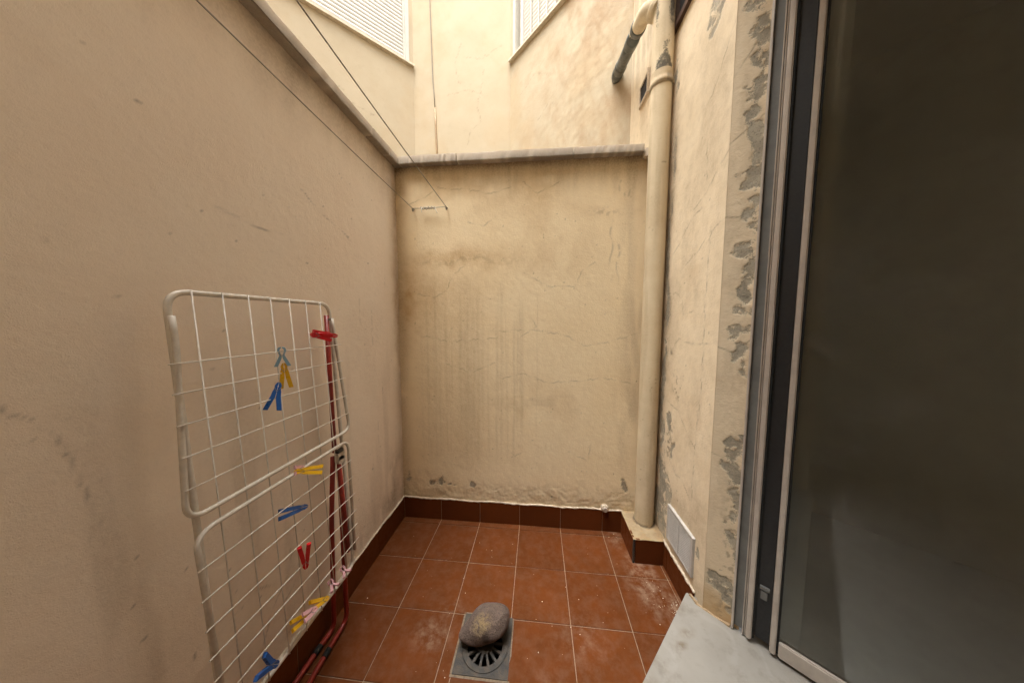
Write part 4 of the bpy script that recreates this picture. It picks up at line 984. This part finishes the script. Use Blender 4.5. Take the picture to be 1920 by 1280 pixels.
# ---- clothes pegs
def peg(A, B, view, col, label, L=.085, spread=.30, kind='plain', wd=.013, sc=1.0):
    """A: jaw end on the wire, B: direction of the handles"""
    A, B = Vector(A), Vector(B); d = (B-A).normalized(); v = (Vector(view)-A).normalized()
    z = (v-d*v.dot(d)).normalized(); s = z.cross(d)
    t = thing('clothes_peg', A, label, 'clothes peg', 'clothes pegs on the drying rack')
    mt = Matrix(((d.x, s.x, z.x, A.x), (d.y, s.y, z.y, A.y), (d.z, s.z, z.z, A.z), (0, 0, 0, 1))) @ Matrix.Scale(sc, 4) @ Matrix.Translation((-.012, 0, 0))
    for sg in (1, -1):
        if kind == 'plain':
            e_ = .003+.018*spread; f_ = L/.085
            prof = [(0, .0006), (.003*f_, .006), (.012*f_, .0105), (.018*f_, .009), (.022*f_, .0095), (.030*f_, .0130), (.042*f_, .0145), (L, e_+.0145), (L, e_), (.047*f_, .0012), (.036*f_, .0006), (.018*f_, .0006), (.014*f_, .0026), (.009*f_, .0006)]
        else:       # rounded soft peg with a big looped head
            prof = [(0, .001), (.001, .008), (.006, .0125), (.016, .014), (.026, .010), (.033, .0075), (.045, .013), (L, .026), (L+.001, .014), (.046, .002), (.036, .0006), (.027, .0035), (.016, .0075), (.008, .006), (.004, .001)]
        bm = bmesh.new()
        fs = []
        a_ = [bm.verts.new((x, sg*y_, -wd/2)) for x, y_ in prof]; b_ = [bm.verts.new((x, sg*y_, wd/2)) for x, y_ in prof]
        bm.faces.new(a_); bm.faces.new(b_[::-1])
        for k in range(len(prof)): bm.faces.new((a_[k], b_[k], b_[(k+1) % len(prof)], a_[(k+1) % len(prof)]))
        bmesh.ops.bevel(bm, geom=[e for e in bm.edges if abs(e.verts[0].co.z-e.verts[1].co.z) < 1e-6], offset=.0006, segments=1, affect='EDGES')
        bmesh.ops.triangulate(bm, faces=[f for f in bm.faces if len(f.verts) > 4])
        bmesh.ops.transform(bm, matrix=mt, verts=bm.verts); link('arm', bm_mesh('arm', bm), M[col], t)
    V, F = [], []
    sx_ = .034 if kind == 'plain' else .034
    pts = [Vector((sx_+.0035*math.cos(a), .0035*math.sin(a), -wd*.62+wd*1.24*a/(math.pi*8))) for a in [math.pi*8*k/40 for k in range(41)]]
    tube_data([mt @ p for p in pts], .0008, 6, V=V, F=F)
    for zz in (wd*.62, -wd*.62):
        tube_data([mt @ p for p in (Vector((sx_, .003, zz)), Vector((sx_-.012, .0085, zz)), Vector((sx_-.014, .0085, zz*.2)))], .0008, 6, V=V, F=F)
        tube_data([mt @ p for p in (Vector((sx_, -.003, zz)), Vector((sx_-.012, -.0085, zz)), Vector((sx_-.014, -.0085, zz*.2)))], .0008, 6, V=V, F=F)
    link('spring', mesh('spring', V, F, True), M['steel'], t)
    return t
PEGS = [
 (((-1.150, -.800, 1.548), (-1.222, -.955, 1.573), 'peg_red', 'red clothes peg sticking out left, nearest the top of the drying rack'), dict(L=.105, spread=.05)),
 (((-1.19, -.880, 1.556), (-1.115, -.800, 1.531), 'peg_red', 'red clothes peg crossing the red rack tube near its top'), dict(L=.085, spread=.1)),
 (((-1.187, -1.036, 1.504), (-1.180, -1.042, 1.42), 'peg_light', 'pale blue soft clothes peg on the topmost rack wire'), dict(L=.075, kind='soft', wd=.014)),
 (((-1.183, -1.034, 1.442), (-1.176, -1.036, 1.34), 'peg_yel', 'yellow clothes peg hanging under the pale blue one'), dict(L=.100)),
 (((-1.178, -1.066, 1.372), (-1.172, -1.106, 1.275), 'peg_blue', 'blue clothes peg hanging open on the third wire of the upper wing'), dict(L=.105, spread=.55)),
 (((-1.160, -1.026, 1.008), (-1.075, -.960, .988), 'peg_yel', 'yellow clothes peg lying flat just under the middle rack bars'), dict(L=.098, spread=.1)),
 (((-1.168, -.990, 1.000), (-1.160, -1.050, 1.022), 'peg_pink', 'pink clothes peg behind the yellow one under the middle rack bars'), dict(L=.06, spread=.1, wd=.009)),
 (((-1.152, -1.010, .846), (-1.175, -1.125, .884), 'peg_blue', 'blue clothes peg lying slantwise in the lower wing of the rack'), dict(L=.11, spread=.15)),
 (((-1.132, -1.040, .615), (-1.128, -1.047, .735), 'peg_red', 'red clothes peg standing upright in the lower wing of the rack'), dict(L=.105, spread=.3)),
 (((-1.137, -.835, .405), (-1.045, -.880, .392), 'peg_pink', 'small pink clothes peg on the bottom rack bar, farther from the camera'), dict(L=.066, kind='soft', wd=.013, sc=.85)),
 (((-1.137, -.912, .412), (-1.045, -.958, .398), 'peg_pink', 'small pink clothes peg on the bottom rack bar, nearer the camera'), dict(L=.066, kind='soft', wd=.013, sc=.85)),
 (((-1.122, -.958, .380), (-1.135, -1.040, .425), 'peg_yel', 'yellow clothes peg on the bottom rack bar beside the pink ones'), dict(L=.095, spread=.3)),
 (((-1.127, -1.030, .398), (-1.145, -1.130, .430), 'peg_yel', 'yellow clothes peg on the bottom rack bar under a pink one'), dict(L=.095, spread=.2)),
 (((-1.112, -1.030, .412), (-1.112, -1.110, .446), 'peg_pink', 'pink clothes peg lying over the yellow one on the bottom bar'), dict(L=.07, spread=.1, wd=.008)),
 (((-1.122, -1.195, .385), (-1.125, -1.250, .45), 'peg_blue', 'dark blue clothes peg at the near end of the bottom rack bar'), dict(L=.085, spread=.9, wd=.014)),
]
for args, kw in PEGS: peg(*args[:2], CAM, *args[2:], **kw)

# ---- crumbs of plaster on the floor
rnd = random.Random(11); V, F = [], []
def crumb(x, y, s):
    b = len(V)
    for k in range(6):
        d = ((1, 0, 0), (-1, 0, 0), (0, 1, 0), (0, -1, 0), (0, 0, 1), (0, 0, -.2))[k]; j = rnd.uniform(.6, 1.2)
        V.append((x+d[0]*s*j, y+d[1]*s*j, .0008+s*.3+d[2]*s*.6*j))
    for f in ((0, 2, 4), (2, 1, 4), (1, 3, 4), (3, 0, 4), (2, 0, 5), (1, 2, 5), (3, 1, 5), (0, 3, 5)): F.append(tuple(b+i for i in f))
for k in range(150):
    c = rnd.choice(((.1, -.75, .45, .4), (-.1, -.95, .15, .14), (-.45, -.75, .24, .2), (.52, -.35, .14, .25), (.57, -.5, .06, .10), (-.2, -.3, .9, .35), (.40, .0, .12, .06), (-.75, -.5, .45, .5)))
    x, y = rnd.gauss(c[0], c[2]*.6), rnd.gauss(c[1], c[3]*.6)
    if not (-1.2 < x < .64 and -1.4 < y < .03) or (x > .44 and y > -.23) or (DR[0]-.02 < x < DR[1]+.02 and DR[2] < y < DR[3]): continue
    if ((x-.63)*DN.x+(y+.54)*DN.y) > -.02: continue
    crumb(x, y, rnd.choice((.0012, .0016, .002, .0025, .0035)))
for k in range(14): crumb(.605+rnd.uniform(-.02, .02), -.50+rnd.uniform(-.07, .05), rnd.uniform(.002, .006))
dbo = link('plaster_crumbs', mesh('plaster_crumbs', V, F), M['debris'])
tag(dbo, 'pale plaster crumbs scattered over the terracotta floor', 'crumbs', kind='stuff')
